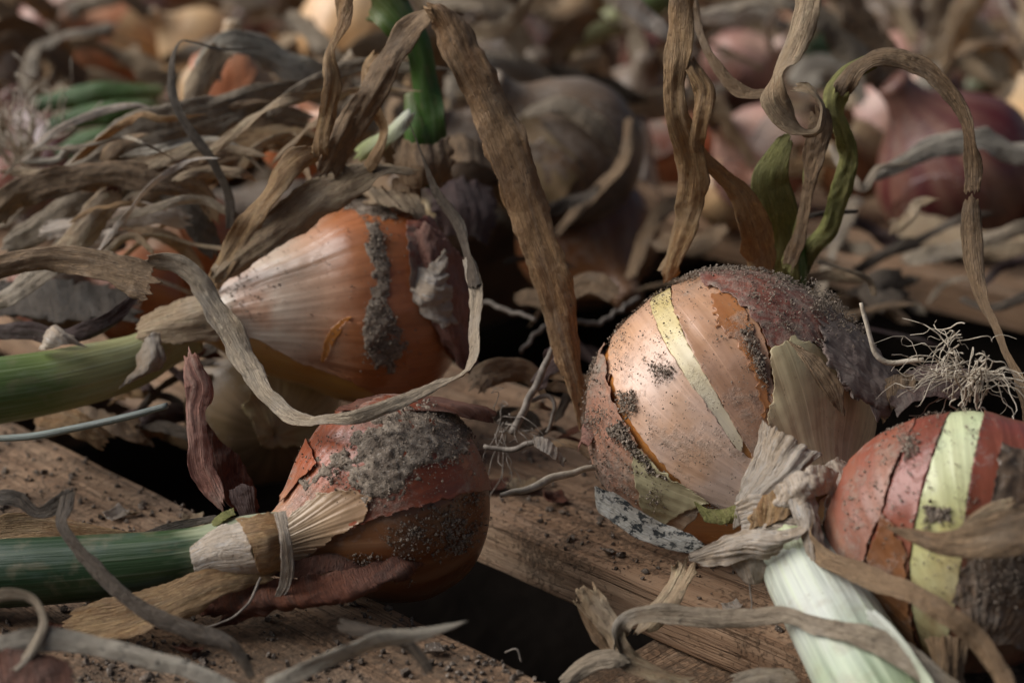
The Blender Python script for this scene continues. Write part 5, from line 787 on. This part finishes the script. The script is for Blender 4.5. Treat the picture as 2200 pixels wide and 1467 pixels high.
for _ in range(6000):
    y = 76+R2.random()**1.2*150; x = R2.uniform(-.36, .36)*y
    if not free(x, y, 7.0) or not clear(x, y, 3, 70): continue
    used.append((x, y)); k = R2.choice(5, p=(.32, .09, .12, .13, .34)); th, lab, grp = protos[k]
    sc = R2.uniform(.72, 1.1); dup(th, (x, y, .1), (R2.uniform(-.5, .5), R2.uniform(-.5, .5), R2.uniform(0, 6.28)), sc, lab, grp); cnt += 1

lp = []
for k, (mt, nm) in enumerate((('l_tan', 'tan'), ('l_grey', 'grey'), ('l_brown', 'brown'), ('l_pale', 'pale papery'), ('l_spot', 'whitish'), ('l_tan', 'tan'), ('l_brown', 'brown'), ('l_dark', 'blackish'))):
    r = np.random.default_rng(900+k); L = r.uniform(12, 22); n_ = 6; base = np.array([-70+20*k, 246, 1.0])
    ang = r.uniform(-.5, .5); pts = []; p = base.copy(); hd = 0.0
    for i in range(n_):
        pts.append(tuple(p)+(r.uniform(1.0, 2.0)*(1 if 0 < i < n_-1 else .6), r.uniform(-30, 60))); hd += r.uniform(-.55, .55)
        p = p+np.array([math.cos(hd), math.sin(hd), 0])*L/(n_-1); p[2] = 1+max(0, 3.2*math.sin(i*1.1+k)+r.uniform(-.6, .6))
    lab = f'{nm} dry leaf among the far blurred onions of the heap'; grp = f'{nm} leaves far back in the heap'
    lp.append((leaf(pts, mt, lab, group=grp, world=True, crump=.12, pleat=.08, m=7, n=50), lab, grp))
LV, LQ, LU, LN = [], [], [], 0
for i in range(460):
    y = 72+R2.random()**1.25*140; x = R2.uniform(-.35, .35)*y
    if not clear(x, y, 3, 90) or y < 80 and R2.random() < .6: continue
    o, lab, grp = lp[R2.choice(8, p=(.16, .15, .17, .10, .09, .13, .13, .07))]
    if y > 118:
        me = o.data; n_ = len(me.vertices); v_ = np.empty(n_*3, np.float32); me.vertices.foreach_get('co', v_); v_ = v_.reshape(-1, 3)/CM*R2.uniform(.7, 1.15)
        li_ = np.empty(len(me.loops), np.int32); me.loops.foreach_get('vertex_index', li_); a_, b_ = R2.uniform(0, 6.28), R2.uniform(-.35, .35)
        v_ = np.stack([v_[:, 0], v_[:, 1]*math.cos(b_)-v_[:, 2]*math.sin(b_), v_[:, 1]*math.sin(b_)+v_[:, 2]*math.cos(b_)], 1)
        v_ = np.stack([v_[:, 0]*math.cos(a_)-v_[:, 1]*math.sin(a_), v_[:, 0]*math.sin(a_)+v_[:, 1]*math.cos(a_), v_[:, 2]], 1)+np.array([x, y, R2.uniform(.2, 5.5)])
        uv_ = np.empty(len(me.loops)*2, np.float32); me.uv_layers[0].data.foreach_get('uv', uv_); vu_ = np.zeros((n_, 2)); vu_[li_] = uv_.reshape(-1, 2)+R2.uniform(0, 60)
        LV.append(v_); LQ.append(li_.reshape(-1, 4)+LN); LU.append(vu_); LN += n_; continue
    c = o.copy(); COL.objects.link(c); c.location = np.array([x, y, R2.uniform(.2, 5.5)])*CM; c.rotation_euler = (R2.uniform(-.35, .35), R2.uniform(-.35, .35), R2.uniform(0, 6.28)); c.scale = (R2.uniform(.7, 1.15),)*3
    c['label'] = lab; c['group'] = grp

tag(mesh_obj('leaf_litter', np.vstack(LV), np.vstack(LQ), mat=M['l_tan'], uv=np.vstack(LU)), 'far layer of withered leaves blurred between the distant onions', 'leaf litter', None, 'stuff')

# ------------------------------------------------------------------ loose soil on the wood
def crumbs(name, n, px, py, s0, s1, srange, label, mat, cl, seed):
    r = np.random.default_rng(seed); X = G(r.uniform(*px, n*8), r.uniform(*py, n*8)); s = X@NN_
    ok = (s > srange[0]+.05) & (s < srange[1]-.05); X = X[ok]
    wt = np.exp(cl*2.4*fbm(X[:, 0]*.45, X[:, 1]*.45, 0, seed, 4)); idx = r.choice(len(X), min(n, len(X)), p=wt/wt.sum(), replace=False)
    sz = s0*(s1/s0)**(r.random(len(idx))**3.0)
    return tag(grains(name, X[idx]+np.array([0, 0, .02]), np.tile([0, 0, 1.], (len(idx), 1)), sz, mat, None, .2), label, 'soil', None, 'stuff')
crumbs('soil_crumbs', 4200, (-100, 1250), (880, 1560), .012, .12, SL[0], 'loose dark soil crumbs strewn over the soiled front plank', M['dirt_dark'], 1.0, 5)
crumbs('soil_crumbs', 1900, (400, 2000), (820, 1560), .012, .11, SL[1], 'loose soil crumbs strewn over the plank under the sandy onion', M['dirt_dark'], 1.1, 6)
tag(grains('soil_clod', np.array([C(935, 1392, 41.3), C(112, 1000, 55.5)])*np.array([1, 1, 0])+np.array([0, 0, .15]), np.array([[0, 0, 1.]]*2), np.array([.26, .3]), M['dirt_dark'], None, .2), 'two larger soil clods on the soiled front plank', 'soil', None, 'stuff')
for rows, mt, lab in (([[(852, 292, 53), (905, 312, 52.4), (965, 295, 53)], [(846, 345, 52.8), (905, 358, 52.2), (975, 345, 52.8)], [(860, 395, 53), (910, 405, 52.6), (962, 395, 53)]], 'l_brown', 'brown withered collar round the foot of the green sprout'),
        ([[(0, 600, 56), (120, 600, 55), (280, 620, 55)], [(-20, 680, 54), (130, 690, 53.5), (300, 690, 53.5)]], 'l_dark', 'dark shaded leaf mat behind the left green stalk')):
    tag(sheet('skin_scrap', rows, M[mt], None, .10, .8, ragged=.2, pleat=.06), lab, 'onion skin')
back_onion(110, 640, 95, 57, (-.7, .1, .4), 'muddy', 'muddy onion in the shade above the left green stalk', 231, 1, neck=False)
for pts, mt, lab in (([(60, 880, 52, 50, 0), (150, 900, 51, 60, 10), (240, 960, 50.5, 40, 30)], 'l_orange', 'orange brown leaf scrap below the left green stalk'),
        ([(1330, 640, 55, 40, 0), (1260, 610, 56, 60, 10), (1180, 640, 57, 50, 0), (1100, 640, 58, 30, 0)], 'l_brown', 'shaded leaf on the floor of the gap behind the fallen leaf'),
        ([(1010, 840, 50, 50, 0), (1060, 800, 50.5, 60, 20), (1130, 800, 51, 50, 10), (1180, 850, 51, 30, 0)], 'l_brown', 'shaded brown leaf behind the wiry root tangle')):
    leaf(pts, mt, lab, crump=.09)

# small flakes of dry skin on the wood and between the onions
fp = []
for k, mt in enumerate(('l_pale', 'l_rust', 'l_tan')):
    px, py = 1000+60*k, 1050; c_ = G(px, py, .1); a = k*1.3
    rows = [[tuple(np.r_[proj((c_+np.array([i*.45-.45, j*.35-.35, .12*((i-1)**2+(j-1)**2)])))]) for i in range(3)] for j in range(3)]
    fp.append(tag(sheet('skin_flake', rows, M[mt], None, .12, 2.2, 20, 20), 'tiny dry flake of onion skin lying on the wood', 'skin flake', 'tiny skin flakes strewn on the planks'))
R3 = np.random.default_rng(5)
for i in range(30):
    px, py = (R3.uniform(20, 1150), R3.uniform(950, 1440)) if i % 2 else (R3.uniform(1050, 1700), R3.uniform(1000, 1380))
    g_ = G(px, py, .05); s_ = float(g_@NN_)
    if not (SL[0][0]+.3 < s_ < SL[0][1]-.3 or SL[1][0]+.3 < s_ < SL[1][1]-.3): continue
    c = fp[i % 3].copy(); COL.objects.link(c); c.location = g_*CM; c.rotation_euler = (R3.uniform(-.4, .4), R3.uniform(-.4, .4), R3.uniform(0, 6.28)); c.scale = (R3.uniform(.3, .9),)*3
for pts, lab in (([(560, 1240, 41.5, 3), (530, 1300, 41.2, 3), (470, 1340, 41, 2), (380, 1350, 41, 2)], 'dark hair thin rootlet curling on the soiled plank'),
        ([(1120, 1420, 40.6, 2), (1110, 1395, 40.6, 2), (1085, 1400, 40.7, 2)], 'hair fine fibre standing on the edge of the soiled plank'),
        ([(1610, 1250, 41.4, 2), (1615, 1290, 41.3, 2), (1612, 1310, 41.3, 2)], 'fine fibre hanging from the pale collar')):
    tag(tube('fibre', pts, M['root_grey'], None, m=6, wob=.04), lab, 'fibre')

# thin strands tangled in the heap at the left
R4 = np.random.default_rng(21)
for i in range(34):
    x0, y0 = R4.uniform(-60, 640), R4.uniform(230, 600); dd = R4.uniform(51.5, 58)-(y0-230)*.004
    if y0 > 430 and x0 > 380: x0 -= 300
    if y0 < 320 and x0 < 330: y0 += 110
    an = R4.normal(-.25, .5); L = R4.uniform(160, 420); pts = []
    wd = R4.uniform(8, 34)
    for j in range(5):
        q_ = j/4; pts.append((x0+L*q_*math.cos(an)+R4.uniform(-20, 20), y0+L*q_*math.sin(an)-L*.16*math.sin(q_*3.1)+R4.uniform(-16, 16), dd+R4.uniform(-.5, .5), wd*(1-.5*abs(q_-.4)), R4.uniform(-30, 60)))
    leaf(pts, ('l_tan', 'l_orange', 'l_grey', 'l_brown', 'l_pale', 'l_spot')[R4.choice(6, p=(.3, .2, .15, .15, .12, .08))], 'narrow dry strand tangled in the leaf heap at the left', group='narrow dry strands tangled in the left leaf heap', crump=.06, taper=(.1, .25))
for i in range(16):
    x0, y0 = R4.uniform(1050, 1950), R4.uniform(470, 720); dd = R4.uniform(56, 66); an = R4.uniform(-.9, .9); L = R4.uniform(100, 260); wd = R4.uniform(8, 40); pts = []
    for j in range(4):
        q_ = j/3; pts.append((x0+L*q_*math.cos(an)+R4.uniform(-20, 20), y0+L*q_*math.sin(an)-20*math.sin(q_*3.1), dd+R4.uniform(-.5, .5), wd, R4.uniform(-30, 60)))
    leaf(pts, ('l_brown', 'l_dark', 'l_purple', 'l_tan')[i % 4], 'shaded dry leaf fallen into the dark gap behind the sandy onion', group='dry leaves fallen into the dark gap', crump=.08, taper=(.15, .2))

for i in range(12):  # leaves added to dim the lit plank below the stalk
    x0, y0 = R4.uniform(60, 420), R4.uniform(800, 930); an = R4.uniform(-.6, .8); L = R4.uniform(90, 220); wd = R4.uniform(14, 50); pts = []
    for j in range(4):
        q_ = j/3; pts.append((x0+L*q_*math.cos(an), y0+L*q_*math.sin(an)-22*math.sin(q_*3.1), R4.uniform(52.5, 55.5), wd, R4.uniform(-30, 50)))
    leaf(pts, ('l_brown', 'l_orange', 'l_dark', 'l_purple')[i % 4], 'dry leaf added to dim the wood below the left green stalk', group='dry leaves added to dim the wood under the left green stalk', crump=.08, taper=(.15, .2))

for i in range(18):  # those on the right are added dark leaves standing in for plank shade
    left = i < 6
    x0, y0 = (R4.uniform(330, 470), R4.uniform(700, 800)) if left else (R4.uniform(1030, 1210), R4.uniform(790, 960)); an = R4.uniform(-1.1, .9); L = R4.uniform(60, 150); wd = R4.uniform(10, 44); pts = []
    dd = R4.uniform(52.5, 54) if left else R4.uniform(49.3, 52)
    for j in range(4):
        q_ = j/3; pts.append((x0+L*q_*math.cos(an), y0+L*q_*math.sin(an)-16*math.sin(q_*3.1), dd+R4.uniform(-.4, .4), wd, R4.uniform(-30, 50)))
    leaf(pts, ('l_brown', 'l_purple', 'l_dark', 'l_brown', 'l_rust')[i % 5], 'shaded dry leaf under the neck of the copper onion' if left else 'dark leaf added as shade on the plank left of the sandy onion', group='dry leaves under the copper onion' if left else 'dark leaves added as shade on the plank between two onions', crump=.08, taper=(.15, .2))

for i in range(22):
    x0, y0 = R4.uniform(1800, 2180), R4.uniform(420, 640); an = R4.uniform(-.6, .6)+(3.14 if i % 2 else 0); L = R4.uniform(110, 300); wd = R4.uniform(10, 44); pts = []; dd = 84-(y0-420)*.085+R4.uniform(-2, 0)
    for j in range(5):
        q_ = j/4; pts.append((x0+L*q_*math.cos(an), y0+L*q_*math.sin(an)-26*math.sin(q_*3.1)+R4.uniform(-8, 8), dd+R4.uniform(-.6, .6), wd, R4.uniform(-30, 50)))
    leaf(pts, ('l_tan', 'l_brown', 'l_grey', 'l_dark', 'l_purple')[i % 5], 'blurred dry leaf lying over the far plank at the right', group='dry leaves over the far plank at the right', crump=.09, taper=(.15, .2))
dust_on(g1, [([(1700, 620), (1790, 640), (1890, 770), (1900, 840), (1820, 780), (1740, 700)], 900, .012, .06, .6, .30)], o1, M['dirt'], 91)
